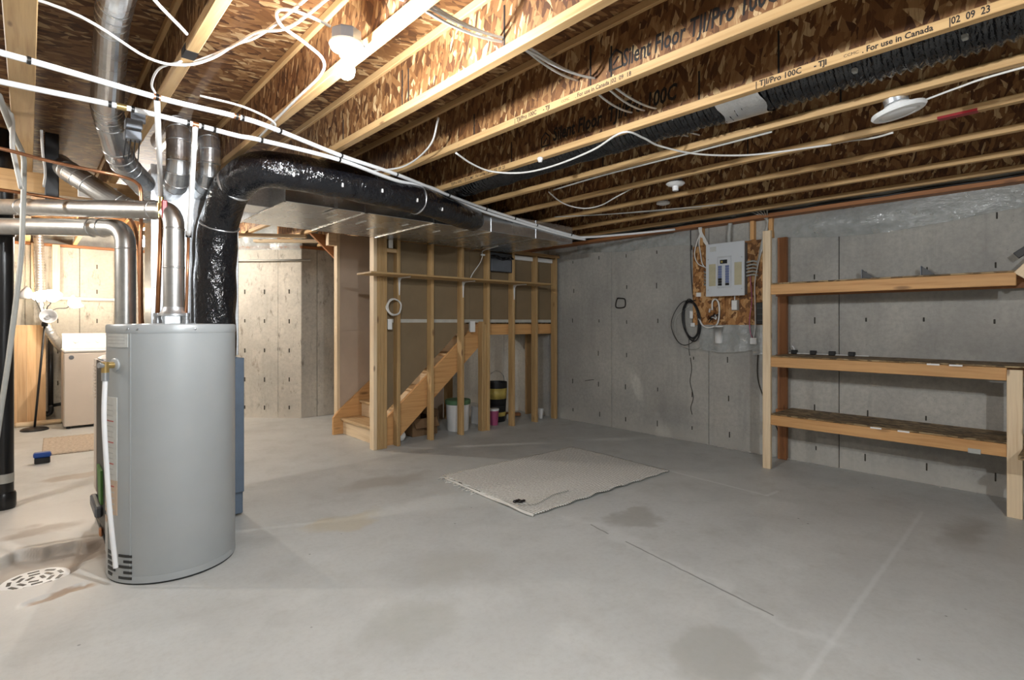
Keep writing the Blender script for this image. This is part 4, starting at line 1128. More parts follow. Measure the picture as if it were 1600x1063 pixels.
for k in range(4):
    lumber('stave', (-0.128 + 0.092 * k - 0.02, 9.28, 0.005), (-0.128 + 0.092 * k - 0.02, 9.36, 1.285), 0.091, 0.03, 'maple', wb, up=(0, -1, 0), c=0.001)
tag(MB().cbox((-0.13, 9.12, 0.0), (0.34, 9.24, 0.055), 0.02).build('baseboard_offcut', 'pine_pale', None), 'pale board offcut lying on the floor behind the lamp base', 'board')
lw = thing('standpipe', (0.235, 9.40, 0), 'black standpipe and trap against the laundry wall beside the washer', 'drain pipe')
MB().tube([(0.225, 9.42, 0.20), (0.225, 9.42, 1.12)], 0.028, 14).build('pipe', 'abs', lw, True)
MB().tube(smoothpath([(0.225, 9.42, 0.22), (0.225, 9.42, 0.13), (0.19, 9.41, 0.10), (0.16, 9.41, 0.13)], 4), 0.03, 12).build('trap', 'abs', lw, True)
MB().tube([(0.23, 9.42, 0.21), (0.44, 9.42, 0.24)], 0.022, 12).build('branch', 'abs', lw, True)
tag(MB().tube([(-0.4, 9.44, 1.655), (0.95, 9.44, 1.64)], 0.022, 12).build('wall_pipe', 'pex', None, True), 'horizontal white pipe across the laundry wall behind the lamp', 'pipe')
tag(lumber_box('wall_stud', (0.24, 9.40, 1.68), (0.32, 9.49, 2.36), 'pine_pale'), 'pale upright stud on the laundry wall above the white pipe', 'stud')
tag(lumber_box('wall_stud', (0.03, 9.42, 1.68), (0.07, 9.495, 2.36), 'pine_pale'), 'pale upright stud behind the silver dryer hose', 'stud')
tag(MB().tube([(0.93, 9.40, 0.5), (0.93, 9.40, 2.3)], 0.02, 12).build('wall_riser', 'pex', None, True), 'upright white pipe at right end of the laundry wall', 'pipe')
mt = MB().quadgrid(lambda u_, v_: (0.10 + 0.75 * u_ + 0.03 * v_, 7.02 + 1.05 * v_ - 0.06 * u_, 0.008 + 0.002 * math.sin(u_ * 90)), 90, 12)
M['mat_tan'] = simple('mat_tan', (0.50, 0.42, 0.33), 0.95, var=0.18, scale=40, bmp=0.5)
o = mt.build('laundry_mat', 'mat_tan', None, True)
o.modifiers.new('thickness', 'SOLIDIFY').thickness = 0.008
tag(o, 'tan woven mat on the floor in front of the washing machine', 'rug')
br = thing('scrub_brush', (0.10, 6.70, 0), 'small blue and black scrub brush lying on the floor', 'brush')
MB().cbox((0.035, 6.66, 0.055), (0.165, 6.75, 0.10), 0.012).build('handle', 'blue', br)
MB().cbox((0.043, 6.668, 0.0), (0.157, 6.742, 0.055), 0.006).build('bristles', 'black', br)

# ------------------------------------------------------------------ bulbs
def bulb_fixture(name, x, y, z, label, glow='bulb'):
    e = thing(name, (x, y, z), label, 'light fixture')
    MB().lathe([(0.05, 0.002), (0.055, 0.005), (0.055, 0.043), (0.052, 0.047)], V((x, y, z)), 8).build('octagon_box', 'box_grey', e)
    MB().lathe([(0.060, 0.002), (0.062, -0.006), (0.055, -0.018), (0.030, -0.026), (0.024, -0.045), (0.018, -0.045)], V((x, y, z)), 28).build('lampholder', 'porcelain', e, True, angle=40)
    MB().lathe([(0.013, 0.0), (0.014, -0.01), (0.020, -0.022), (0.029, -0.040), (0.031, -0.055), (0.027, -0.072), (0.015, -0.083), (0.002, -0.086)], V((x, y, z - 0.043)), 12).build('light_bulb', glow, e, True)
    MB().cbox((x + 0.05, y - 0.015, z + 0.01), (x + 0.08, y + 0.015, z + 0.03), 0.002).build('nail_bracket', 'steel', e)
    return e
bulb_fixture('ceiling_light', 0.872, 1.88, 2.345, 'lit bare bulb in a white porcelain holder on the joist')
bulb_fixture('ceiling_light', 1.0, 7.53, 2.332, 'bare bulb holder behind the plenum lighting the bay', 'bulb_warm')
bulb_fixture('ceiling_light', 0.478, -0.95, 2.332, 'added unseen bulb holder behind the camera brightening the foreground', 'bulb_fill_rear')  # unseen fixture added to brighten the foreground

bulb_fixture('ceiling_light', -1.04, 4.50, 2.332, 'added unseen bulb holder left of the drain stack brightening that side', 'bulb_fill_left')  # unseen fixture added to light the left floor and duct end

# ------------------------------------------------------------------ ceiling fittings on the right
vd = thing('vent_ring', (3.30, 0.70, 2.33), 'white round vent ring hanging tilted under the joists', 'ceiling vent')
ax = V((0.10, -0.18, -1)).normalized(); c = V((3.075, 0.67, 2.325))
ORG[vd.name] = V((3.075, 0.67, 2.33)); vd.location = ORG[vd.name]
MB().lathe([(0.03, -0.045), (0.055, -0.03), (0.06, -0.012), (0.108, -0.008), (0.112, 0.002), (0.104, 0.012), (0.082, 0.014), (0.078, 0.006)], c, 40, ax).build('rim', 'white', vd, True, angle=40)
MB().lathe([(0.074, 0.002), (0.074, 0.010), (0.066, 0.015), (0.01, 0.016)], c, 32, ax).build('centre_disc', 'porcelain', vd, True, angle=40)
MB().tube([c - ax * 0.04, c - ax * 0.075], 0.05, 20).build('collar', 'galv_bright', vd, True, angle=40)
wire('ceiling_cable', [(3.16, 0.60, 2.372), (3.10, 0.45, 2.374), (3.06, 0.30, 2.374), (3.04, -0.2, 2.374)], 0.005, 'cable', 'pale cable running from the white vent ring along its joist')
lh = thing('lampholder', (3.665, 2.21, 2.375), 'small white porcelain lampholder without bulb under the joists', 'light fixture')
MB().lathe([(0.045, 0.045), (0.066, 0.04), (0.070, 0.030), (0.055, 0.018), (0.024, 0.012), (0.022, -0.022), (0.018, -0.022)], V((3.665, 2.21, 2.345)), 28).build('body', 'porcelain', lh, True, angle=40)
MB().lathe([(0.05, 0.0), (0.05, 0.04)], V((3.665, 2.21, 2.388)), 8).build('octagon_box', 'box_grey', lh)
for i, (x, y) in enumerate(((4.62, 2.85),)):
    q = thing('lampholder', (4.35, 2.75, 2.375), 'faint white lampholder deep in the last joist bays', 'light fixture')
    MB().lathe([(0.04, 0.03), (0.06, 0.028), (0.06, 0.012), (0.02, 0.0)], V((4.35, 2.75, 2.40)), 20).build('body', 'porcelain', q, True, angle=40)
    MB().lathe([(0.045, 0.0), (0.045, 0.04)], V((4.35, 2.75, 2.43)), 8).build('octagon_box', 'box_grey', q)
wire('ceiling_cable', [(1.972, 2.712, 2.372), (2.15, 2.775, 2.352), (2.33, 2.79, 2.34), (2.474, 2.651, 2.33), (2.53, 2.412, 2.335), (2.52, 2.077, 2.355), (2.445, 1.80, 2.372), (2.60, 1.77, 2.368), (2.762, 1.772, 2.36), (3.04, 1.70, 2.355), (3.276, 1.554, 2.36), (3.40, 1.40, 2.365), (3.53, 1.1, 2.372)], 0.0062, 'cable', 'long white cable sagging in two swags below the middle joists')
wire('ceiling_cable', [(1.60, 3.62, 2.372), (1.80, 3.35, 2.366), (1.87, 3.121, 2.366), (1.789, 2.72, 2.38), (1.70, 2.5, 2.46)], 0.0058, 'cable', 'white cable rising into the joist bay above the black duct end')
wire('ceiling_cable', [(3.20, 3.1, 2.40), (3.40, 3.18, 2.375), (3.56, 3.20, 2.355), (3.72, 3.15, 2.345), (3.74, 2.98, 2.35), (3.64, 2.744, 2.366), (3.62, 2.5, 2.42)], 0.006, 'cable', 'short white cable looping below joists near the duct end')
wire('ceiling_cable', [(3.10, 2.95, 2.372), (3.062, 2.4, 2.374), (3.062, 1.7, 2.374), (3.062, 1.25, 2.376)], 0.006, 'cable_grey', 'grey cable stapled along the joist right of the flexible duct')
wire('ceiling_cable', [(3.72, 1.19, 2.43), (3.66, 1.05, 2.41), (3.59, 0.90, 2.375), (3.56, 0.80, 2.372)], 0.006, 'cable', 'short pale cable end pointing out between the joists right of the ring')
for k in range(3):                                                 # cable run drilled through the joist webs
    pts = []
    for i in range(22):
        x = 0.93 + 0.105 * i
        pts.append((x, 1.60 + 0.035 * k + 0.05 * math.sin(x * 2.1 + k) + 0.02 * x, 2.465 + 0.012 * k - 0.03 * abs(math.sin((x - 0.988) * PI / 0.52))))
    wire('ceiling_cable', pts, 0.0058, 'cable', ['farther', 'middle', 'nearer'][2 - k] + ' white cable of the bundle through drilled joist webs', group='bundled ceiling cables', k=3)
wire('ceiling_cable', [(-0.3, 2.55, 2.455), (0.10, 2.50, 2.44), (0.352, 2.559, 2.374), (0.474, 2.51, 2.366), (0.56, 2.45, 2.40), (0.62, 2.36, 2.44), (0.671, 2.26, 2.45), (0.702, 2.062, 2.45), (0.744, 1.80, 2.47), (0.80, 1.4, 2.50)], 0.006, 'cable', 'white cable passing under the pale joist and up past the bulb')
wire('ceiling_cable', [(0.474, 2.54, 2.372), (0.60, 2.40, 2.43), (0.649, 2.185, 2.43), (0.715, 2.065, 2.42), (0.749, 1.937, 2.43), (0.80, 1.75, 2.47)], 0.006, 'cable', 'white cable crossing the loop left of the bulb')
wire('ceiling_cable', [(0.835, 1.935, 2.42), (0.77, 1.93, 2.425), (0.695, 1.943, 2.43), (0.66, 1.985, 2.43), (0.70, 2.06, 2.425), (0.798, 2.095, 2.41), (0.889, 2.132, 2.385), (0.925, 2.25, 2.372), (0.938, 2.546, 2.372), (0.955, 2.881, 2.372), (0.98, 3.3, 2.372)], 0.0062, 'cable', 'white cable looping from bulb box and running along the joist bottom')
wire('ceiling_cable', [(0.46, 2.50, 2.372), (0.40, 2.60, 2.36), (0.395, 2.75, 2.345), (0.42, 2.83, 2.335)], 0.005, 'cable', 'short white cable dangling from pale joist to the upper pipe')
wire('ceiling_cable', [(0.27, 1.2, 2.375), (0.20, 1.70, 2.372), (0.26, 2.0, 2.372), (0.43, 2.25, 2.372)], 0.006, 'cable', 'white cable under the long round duct at the top left')
wire('ceiling_cable', [(0.62, 2.95, 2.42), (0.80, 2.90, 2.40), (0.95, 2.92, 2.37), (1.0, 3.05, 2.365)], 0.006, 'cable', 'white cable arching behind the upper pipe left of black duct')
for i, x in enumerate((4.35, 4.40)):
    wire('ceiling_cable', [(3.9, 3.7, 2.372), (4.1 + 0.05 * i, 3.3 - .1 * i, 2.36), (x, 2.9 - .2 * i, 2.365), (4.6, 2.5 - .2 * i, 2.372)], 0.005, 'cable_grey', ['nearer', 'farther'][1 - i] + ' grey cable threading under the last joists near the pipe end', group='grey cables under last joists')
tag(MB().lathe([(0.016, 0), (0.02, -0.008), (0.012, -0.03)], V((2.44, 2.44, 2.378)), 14).build('sprinkler_cap', 'porcelain', None, True), 'small white cap on the joist bottom above the sagging cable', 'cap')

# ------------------------------------------------------------------ electrical panel on the right wall
ob_ = thing('panel_backboard', (5.44, 2.67, 1.29), 'orange strand-board backing sheet behind the electrical panel', 'board')
MB().cbox((5.438, 2.70, 1.29), (5.455, 3.065, 2.15), 0.002).build('sheet', 'osb_board', ob_)
MB().cbox((5.438, 2.285, 1.29), (5.455, 2.695, 2.15), 0.002).build('sheet', 'osb_board', ob_)
for y in (2.40, 2.95, 2.22): lumber_box('cleat', (5.40, y - 0.02, 2.15), (5.455, y + 0.02, 2.34), 'pine_orange', ob_)
ep = thing('electrical_panel', (5.385, 2.65, 1.59), 'pale grey electrical breaker panel on strand-board', 'electrical panel')
MB().cbox((5.345, 2.46, 1.605), (5.437, 2.84, 2.13), 0.003).build('back_box', 'panel_side', ep)
cv = MB().cbox((5.330, 2.444, 1.592), (5.346, 2.855, 2.142), 0.003).build('cover', 'panel', ep)
dr = MB().cbox((5.322, 2.575, 1.675), (5.331, 2.725, 2.0), 0.003).build('breaker_frame', 'breaker_grey', ep)
MB().cbox((5.318, 2.585, 1.69), (5.323, 2.715, 1.985), 0.002).build('dead_front', 'panel', dr)
MB().cbox((5.312, 2.615, 1.925), (5.319, 2.69, 1.965), 0.002).build('main_breaker', 'black', dr)
MB().cbox((5.309, 2.66, 1.935), (5.313, 2.68, 1.955), 0.002).build('main_switch', 'yellow', dr)
for k in range(8):
    for side, y in ((0, 2.672), (1, 2.594)):
        z = 1.70 + 0.026 * k
        MB().cbox((5.312, y, z), (5.319, y + 0.04, z + 0.024), 0.002).build('breaker', 'black' if k < (3 if side == 0 else 1) else 'breaker_blue', dr)
for y in (2.47, 2.745): MB().box((5.3285, y, 1.70), (5.3305, y + 0.075, 1.93)).build('directory_card', 'paper_yellow', cv)
for y in (2.47, 2.83):
    for z in (1.66, 1.98): MB().lathe([(0.006, 0), (0.003, 0.003)], V((5.33, y, z)), 8, (-1, 0, 0)).build('screw', 'steel', cv)
MB().box((5.329, 2.74, 2.06), (5.3305, 2.81, 2.11)).build('faint_sticker', 'label', cv)
wire('service_conduit', [(5.40, 2.635, 2.13), (5.40, 2.635, 2.25), (5.395, 2.62, 2.34), (5.36, 2.56, 2.42)], 0.022, 'cable_grey', 'grey conduit entering the top of the electrical panel', 'conduit', n=10)
for k in range(2):
    wire('panel_cable', [(5.36, 2.95 - 0.012 * k, 2.40), (5.385, 2.945, 2.30), (5.39, 2.965 + 0.03 * (1 - k), 2.18), (5.395, 3.02 - 0.07 * k, 2.06), (5.40, 2.985 - 0.05 * k, 1.96), (5.405, 2.90, 1.91), (5.41, 2.845, 1.88)], 0.006, 'cable', ['outer', 'inner'][k] + ' white cable hanging in a bow to the panel left side', group='cables at panel left', n=6)
for k in range(4):
    wire('panel_cable', [(5.36, 2.96 - 0.015 * k, 2.40), (5.38, 2.955 - 0.008 * k, 2.30), (5.41, 2.94 - 0.012 * k, 2.22), (5.43, 2.90 - 0.008 * k, 2.15)], 0.006, 'cable', ['leftmost', 'second', 'third', 'rightmost'][k] + ' short white cable gathered above the panel left corner', group='cables above panel', n=6)
for k in range(5):
    wire('side_cable', [(5.40, 2.845, 1.71 + 0.034 * k), (5.405, 2.90, 1.72 + 0.034 * k), (5.43, 2.925, 1.735 + 0.034 * k)], 0.0085, 'cable_grey', ['lowest', 'second lowest', 'middle', 'second highest', 'topmost'][k] + ' grey cable stub entering the panel left side', group='cable stubs at panel left', n=6)
    wire('side_cable', [(5.40, 2.455, 1.79 + 0.034 * k), (5.40, 2.39, 1.80 + 0.034 * k), (5.425, 2.35, 1.79 + 0.034 * k)], 0.0095, 'cable_grey', ['lowest', 'second lowest', 'middle', 'second highest', 'topmost'][k] + ' grey cable stub entering the panel right side', group='cable stubs at panel right', n=6)
for k in range(5):
    wire('post_cable', [(5.30 - 0.03 * k, 2.36 - 0.05 * k, 2.41), (5.36, 2.27 - 0.01 * k, 2.35), (5.40, 2.245, 2.29), (5.41, 2.28 + 0.008 * k, 2.10), (5.41, 2.34, 1.95), (5.415, 2.36, 1.88)], 0.0055, 'cable_grey', ['leftmost', 'second', 'middle', 'fourth', 'rightmost'][k] + ' pale cable of the fan above the tall shelf post', group='cables by shelf post', n=6)
wire('post_cable', [(5.405, 2.30, 2.05), (5.405, 2.35, 1.85), (5.40, 2.37, 1.70), (5.395, 2.365, 1.5), (5.39, 2.36, 1.30), (5.39, 2.375, 1.17)], 0.005, 'cable', 'white cable hanging to a small plug beside the modem')
wire('post_cable', [(5.405, 2.42, 1.80), (5.40, 2.40, 1.55), (5.395, 2.42, 1.35), (5.39, 2.41, 1.22), (5.39, 2.38, 1.15)], 0.004, 'pink', 'thin reddish wire hanging beside the white plug cable', 'wire')
tag(MB().cbox((5.375, 2.345, 1.10), (5.40, 2.41, 1.165), 0.006).build('cable_plug', 'white', None), 'white plug dangling below the backing sheet', 'plug')
wire('post_cable', [(5.43, 2.31, 1.28), (5.44, 2.36, 0.95), (5.44, 2.35, 0.72), (5.43, 2.26, 0.5), (5.42, 2.15, 0.25), (5.42, 2.13, 0.10)], 0.005, 'tie', 'thin dark cord running down behind the tall shelf post', 'cord')
wire('hanging_wire', [(5.452, 3.10, 2.36), (5.452, 3.095, 1.9), (5.452, 3.07, 1.6), (5.45, 3.04, 1.5)], 0.005, 'black', 'black wire down the left edge of the backing sheet', 'wire')
wire('hanging_wire', [(5.452, 3.12, 1.15), (5.452, 3.12, 1.02), (5.452, 3.11, 0.95)], 0.003, 'tie', 'short dark wire end below the black cable coil', 'wire')
cc = thing('cable_coil', (5.40, 3.08, 1.10), 'coil of black cable hanging on the concrete wall left of panel', 'cable')
for k in range(6):
    cy, cz = 3.075 + random.uniform(-.012, .012), 1.345 + random.uniform(-.02, .02)
    a_, b_ = 0.085 + 0.008 * k * 0.6, 0.215 + random.uniform(-.02, .02)
    MB().tube([(5.41 + 0.008 * (k % 3), cy + a_ * math.sin(t * PI / 18) + 0.02 * math.cos(t * PI / 18), cz + b_ * math.cos(t * PI / 18)) for t in range(37)], 0.0055, 6).build('loop', 'black', cc, True)
MB().tube(smoothpath([(5.41, 3.02, 1.56), (5.41, 3.17, 1.55), (5.41, 3.28, 1.42), (5.41, 3.315, 1.28), (5.41, 3.26, 1.14), (5.41, 3.17, 1.07), (5.41, 3.06, 1.10), (5.41, 2.99, 1.2)], 6), 0.0045, 6).build('loop', 'black', cc, True)
MB().tube(smoothpath([(5.425, 3.10, 1.50), (5.425, 3.26, 1.38), (5.425, 3.27, 1.2), (5.425, 3.18, 1.06), (5.425, 3.02, 1.03), (5.425, 2.93, 1.12)], 6), 0.0035, 6).build('loop', 'cable_grey', cc, True)
tag(MB().cbox((5.42, 3.06, 1.36), (5.438, 3.10, 1.45), 0.008).build('phone_jack', 'white', None), 'white jack with wires inside the black cable coil', 'jack')
tag(MB().cbox((5.425, 3.04, 1.27), (5.445, 3.09, 1.315), 0.006).build('phone_jack', 'white', None), 'small white connector below the jack in the coil', 'connector')
tag(MB().cbox((5.425, 2.965, 1.60), (5.438, 3.02, 1.645), 0.004).build('wall_plate', 'white', None), 'small white plate on the backing sheet left of panel', 'plate')
wr_ = thing('wire_bundle', (5.41, 2.84, 1.30), 'tangle of cable connectors and a looped white cord below the panel', 'cable')
MB().tube(smoothpath([(5.415, 2.98, 1.36), (5.41, 2.93, 1.285), (5.405, 2.85, 1.265), (5.405, 2.77, 1.30), (5.405, 2.745, 1.40), (5.405, 2.75, 1.52), (5.405, 2.785, 1.565), (5.405, 2.82, 1.54), (5.41, 2.825, 1.45)], 6), 0.009, 8).build('loop', 'cable', wr_, True)
for k in range(16):
    q = V((5.41 + random.uniform(-.02, .01), 2.82 + random.uniform(-.06, .06), 1.40 + random.uniform(-.07, .06)))
    d = V((random.uniform(-1, 1), random.uniform(-1, 1), random.uniform(-1, 1))).normalized() * random.uniform(.015, .03)
    MB().tube([q - d, q + d], random.uniform(.004, .009), 7).build('connector', random.choice(['black', 'copper_old', 'steel', 'black', 'cable']), wr_, True)
sb = thing('switch_box', (5.41, 2.575, 1.44), 'grey outlet box with white cover hanging under the panel', 'electrical box')
MB().cbox((5.39, 2.545, 1.445), (5.438, 2.605, 1.55), 0.003).build('box', 'cable_grey', sb)
MB().cbox((5.382, 2.548, 1.45), (5.391, 2.602, 1.545), 0.003).build('cover', 'white', sb)
MB().tube([(5.40, 2.575, 1.55), (5.40, 2.575, 1.60)], 0.006, 7).build('cable', 'cable', sb)
md = thing('modem', (5.42, 2.31, 1.31), 'black modem box fixed at right end of backing sheet', 'modem')
MB().cbox((5.40, 2.255, 1.30), (5.438, 2.36, 1.52), 0.006).build('case', 'black', md)
for k in range(3): MB().cbox((5.397, 2.27, 1.34 + .06 * k), (5.401, 2.345, 1.343 + .06 * k), 0.001).build('groove', 'box_grey', md)
tag(MB().lathe([(0.05, 0), (0.048, 0.02), (0.04, -0.16), (0.036, -0.17)], V((5.41, 2.75, 1.27)), 20).build('plastic_cup', 'white', None, True), 'white plastic cup hanging under the backing sheet', 'cup')

# plastic vapour barrier drooping along the wall top
def sheet(name, y0, y1, drop, bulge, seed, label):
    rnd = random.Random(seed); ph = [rnd.uniform(0, 6) for _ in range(6)]
    def fn(u_, v_):
        y = y0 + (y1 - y0) * u_
        dr_ = drop(u_) * (1 + 0.08 * math.sin(u_ * 9 + ph[0]))
        x = XW - 0.012 - bulge * math.sin(v_ * PI) * (0.5 + 0.5 * math.sin(u_ * 11 + ph[1])) - 0.010 * math.sin(u_ * 40 + ph[2] + v_ * 5) * v_
        return (min(XW - 0.006, x), y, 2.345 - dr_ * v_)
    o = MB().quadgrid(fn, 70, 12).build(name, 'plastic_sheet', None, True)
    return tag(o, label, 'plastic sheet')
sheet('vapour_sheet', 2.22, -0.9, lambda u_: 0.20 + 0.05 * math.sin(u_ * 5) - 0.04 * u_, 0.05, 2, 'clear plastic sheeting drooping over the wall top above the shelves')
sheet('vapour_sheet', 4.75, 3.10, lambda u_: 0.12 + 0.05 * u_, 0.03, 5, 'clear plastic strip on the wall top left of the panel')
def lowfn(u_, v_):
    return (5.425 - 0.03 * math.sin(u_ * PI) * v_ - 0.008 * math.sin(u_ * 23), 2.98 - 0.72 * u_, 1.295 - (0.24 + 0.05 * math.sin(u_ * 3 + 0.5) + (0.06 if u_ > .8 else 0)) * v_)
tag(MB().quadgrid(lowfn, 40, 10).build('vapour_sheet', 'plastic_sheet', None, True), 'clear plastic flap hanging below the panel backing sheet', 'plastic sheet')
def bayfn(u_, v_):
    q = A + dirv * (1.6 * u_) - nrm * (0.03 + 0.03 * math.sin(v_ * PI) * (1 + math.sin(u_ * 17)))
    return (q.x, q.y, 2.68 - 0.36 * v_)
tag(MB().quadgrid(bayfn, 40, 8).build('vapour_sheet', 'plastic_sheet', None, True), 'clear plastic covering the insulation above the diagonal wall', 'plastic sheet')

# ------------------------------------------------------------------ storage shelves
sh = thing('storage_shelf', (5.2, 1.2, 0), 'pine three-tier storage shelf built against the right concrete wall', 'shelf')
lumber_box('post', (4.955, 2.035, 0), (4.993, 2.105, 2.15), 'pine_pale', sh)
lumber_box('post', (4.935, 0.385, 0), (4.972, 0.465, 1.0), 'pine_pale', sh)
lumber_box('rear_post', (5.395, 2.065, 0), (5.435, 2.15, 2.14), 'pine_red', sh)
lumber_box('rear_post', (5.395, 0.30, 0), (5.435, 0.385, 1.66), 'pine_red', sh)
for z0, z1, y0 in ((1.57, 1.66, 0.42), (0.922, 1.01, 0.466), (0.40, 0.488, 0.466)):
    lumber_box('front_rail', (4.957, y0, z0), (4.995, 2.034, z1), 'pine_orange', sh)
    lumber_box('rear_rail', (5.352, -0.6, z0), (5.390, 2.15, z1), 'pine_red', sh)
    MB().cbox((4.962, -0.7, z1 + 0.001), (5.445, 2.064 if z0 > 1.5 else 2.035, z1 + 0.013), 0.002).build('shelf_board', 'osb_shelf', sh)
for y, z in ((1.19, 0.494), (1.01, 0.494), (0.83, 1.016), (0.70, 1.016)):
    MB().box((4.9545, y, z - 0.012), (4.9565, y + 0.075, z)).build('label_strip', 'white', sh)
MB().cbox((4.951, 0.60, 0.395), (4.9565, 0.67, 0.43), 0.002).build('torn_tape', 'cable_grey', sh)
lumber('brace', (4.975, 0.34, 0.985), (4.975, -0.45, 0.28), 0.038, 0.07, 'pine_pale', sh)
lumber('brace', (4.976, 0.40, 1.63), (4.976, 0.10, 1.99), 0.038, 0.085, 'pine_pale', sh)
bn = thing('side_bench', (4.95, -0.3, 0), 'dark strand-board bench shelf jutting in at the right edge', 'bench')
MB().cbox((4.52, -1.2, 0.475), (4.93, 0.375, 0.50), 0.002).build('shelf_board', 'osb_shelf', bn)
for x in (4.56, 4.88):
    for y in (-1.15, 0.0): lumber_box('leg', (x - 0.02, y - 0.04, 0), (x + 0.02, y + 0.04, 0.475), 'pine_red', bn)
tag(lumber('dark_bar', (5.30, 0.45, 1.80), (5.30, 0.15, 2.03), 0.02, 0.05, 'black'), 'dark flat bar slanting above the shelf at the right edge', 'bar')
def sbracket(y, label):
    e = thing('shelf_bracket', (5.30, y, 1.675), label, 'bracket')
    MB().prism([(y, 1.674), (y - 0.115, 1.674), (y, 1.768)], 0, 5.30, 5.312).build('web', 'black', e)
    MB().cbox((5.29, y, 1.674), (5.322, y + 0.008, 1.772), 0.002).build('flange', 'box_grey', e)
    MB().cbox((5.29, y - 0.13, 1.6735), (5.322, y, 1.678), 0.001).build('plate', 'box_grey', e)
sbracket(1.41, 'left dark triangular bracket lying on the top shelf')
sbracket(1.0, 'right dark triangular bracket lying on the top shelf')
e = thing('cable_strip', (5.36, 1.7, 1.024), 'pale cable strip with black clips along the middle shelf', 'cable')
MB().tube([(5.36, 2.03, 1.03), (5.36, 1.38, 1.03)], 0.005, 6).build('strip', 'cable', e)
for y in (1.985, 1.82, 1.665, 1.51):
    MB().cbox((5.335, y - 0.03, 1.024), (5.375, y + 0.02, 1.062), 0.004).build('clip', 'black', e)
MB().tube(smoothpath([(5.355, 2.0, 1.10), (5.355, 1.985, 1.08), (5.355, 1.97, 1.035), (5.355, 1.93, 1.03)], 4), 0.005, 6).build('tail', 'white', e)

# ------------------------------------------------------------------ things on the stud wall
sf = thing('wall_shelf', (3.6, 4.93, 1.80), 'plain board shelf on white brackets across the studs', 'shelf')
MB().cbox((2.455, 4.75, 1.797), (4.985, 5.057, 1.815), 0.002).build('shelf_board', 'pine_stud', sf)
for x in (2.937, 3.783, 4.59):
    b_ = MB().prism([(x - 0.012, 1.796), (x + 0.012, 1.796), (x + 0.004, 1.61), (x - 0.004, 1.61)], 1, 5.050, 5.0595).prism([(x - 0.012, 5.0595), (x + 0.012, 5.0595), (x + 0.004, 4.83), (x - 0.004, 4.83)], 2, 1.786, 1.7965)
    b_.prism([(5.01, 1.787), (5.051, 1.787), (5.051, 1.745)], 0, x - 0.002, x + 0.002)
    b_.build('bracket', 'white', sf)
def plate(name, x, z, w_, h_, label, depth=0.03, y=5.06, mat='white'):
    e = thing(name, (x, y, z - h_ / 2), label, 'electrical box')
    MB().cbox((x - w_ / 2, y - 0.006, z - h_ / 2), (x + w_ / 2, y, z + h_ / 2), 0.003).build('cover', mat, e)
    MB().cbox((x - w_ / 2 + .006, y + 0.0005, z - h_ / 2 + .006), (x + w_ / 2 - .006, y + depth, z + h_ / 2 - .006), 0.002).build('box', 'cable_grey', e)
    return e
plate('switch_plate', 2.835, 2.145, 0.05, 0.09, 'white switch plate high between corner post and first stud', y=5.055)
plate('outlet_plate', 2.825, 1.30, 0.05, 0.11, 'white outlet plate beside the corner post below the cable ring', y=5.055)
plate('outlet_plate', 3.925, 1.27, 0.075, 0.13, 'white wall plate beside the stringer top in the stud wall', y=5.06)
tag(MB().tube([(2.862 + 0.085 * math.sin(t * PI / 14), 5.035 + 0.01 * math.sin(t), 1.482 + 0.085 * math.cos(t * PI / 14)) for t in range(29)], 0.009, 8).tube([(2.862 + 0.078 * math.sin(t * PI / 14), 5.022, 1.482 + 0.08 * math.cos(t * PI / 14)) for t in range(29)], 0.006, 8).build('cable_ring', 'cable', None, True), 'ring of white cable hung between post and first stud', 'cable')
wire('wall_cable', [(3.93, 4.6, 2.18), (3.96, 4.9, 2.16), (4.03, 5.0, 2.12), (4.0, 5.01, 2.03), (3.90, 5.02, 1.90), (3.86, 5.03, 1.82)], 0.0055, 'cable', 'white cable dropping from the trunk duct onto the board shelf')
tag(MB().cbox((4.005, 4.985, 2.115), (4.06, 5.01, 2.135), 0.004).build('cable_clip', 'white', None), 'white clip on the cable above the board shelf', 'clip')
db = thing('duct_boot', (4.40, 5.12, 1.95), 'dark grey sheet-metal duct boot between the studs above the shelf', 'duct')
MB().cbox((4.205, 5.075, 1.95), (4.575, 5.145, 2.185), 0.004).build('boot', 'tin_dark', db)
MB().cbox((4.225, 5.068, 1.955), (4.55, 5.076, 2.10), 0.003).build('front_flap', 'box_grey', db)
tf = MB().quadgrid(lambda u_, v_: (4.21 + 0.37 * u_, 5.062 - 0.012 * math.sin(u_ * 14) * math.sin(v_ * 5), 2.105 + 0.04 * v_ + 0.012 * math.sin(u_ * 9)), 20, 5).build('black_tape', 'black_wrap', db, True)
for i, (x0, x1) in enumerate(((4.62, 4.975), (5.025, 5.35))):
    tag(MB().cbox((x0, 5.11, 2.13), (x1, 5.148, 2.185), 0.003).build('foam_strip', 'white', None), ['left white strip tucked between studs under the trunk duct', 'right white strip tucked between the last studs under the trunk duct'][i], 'strip')

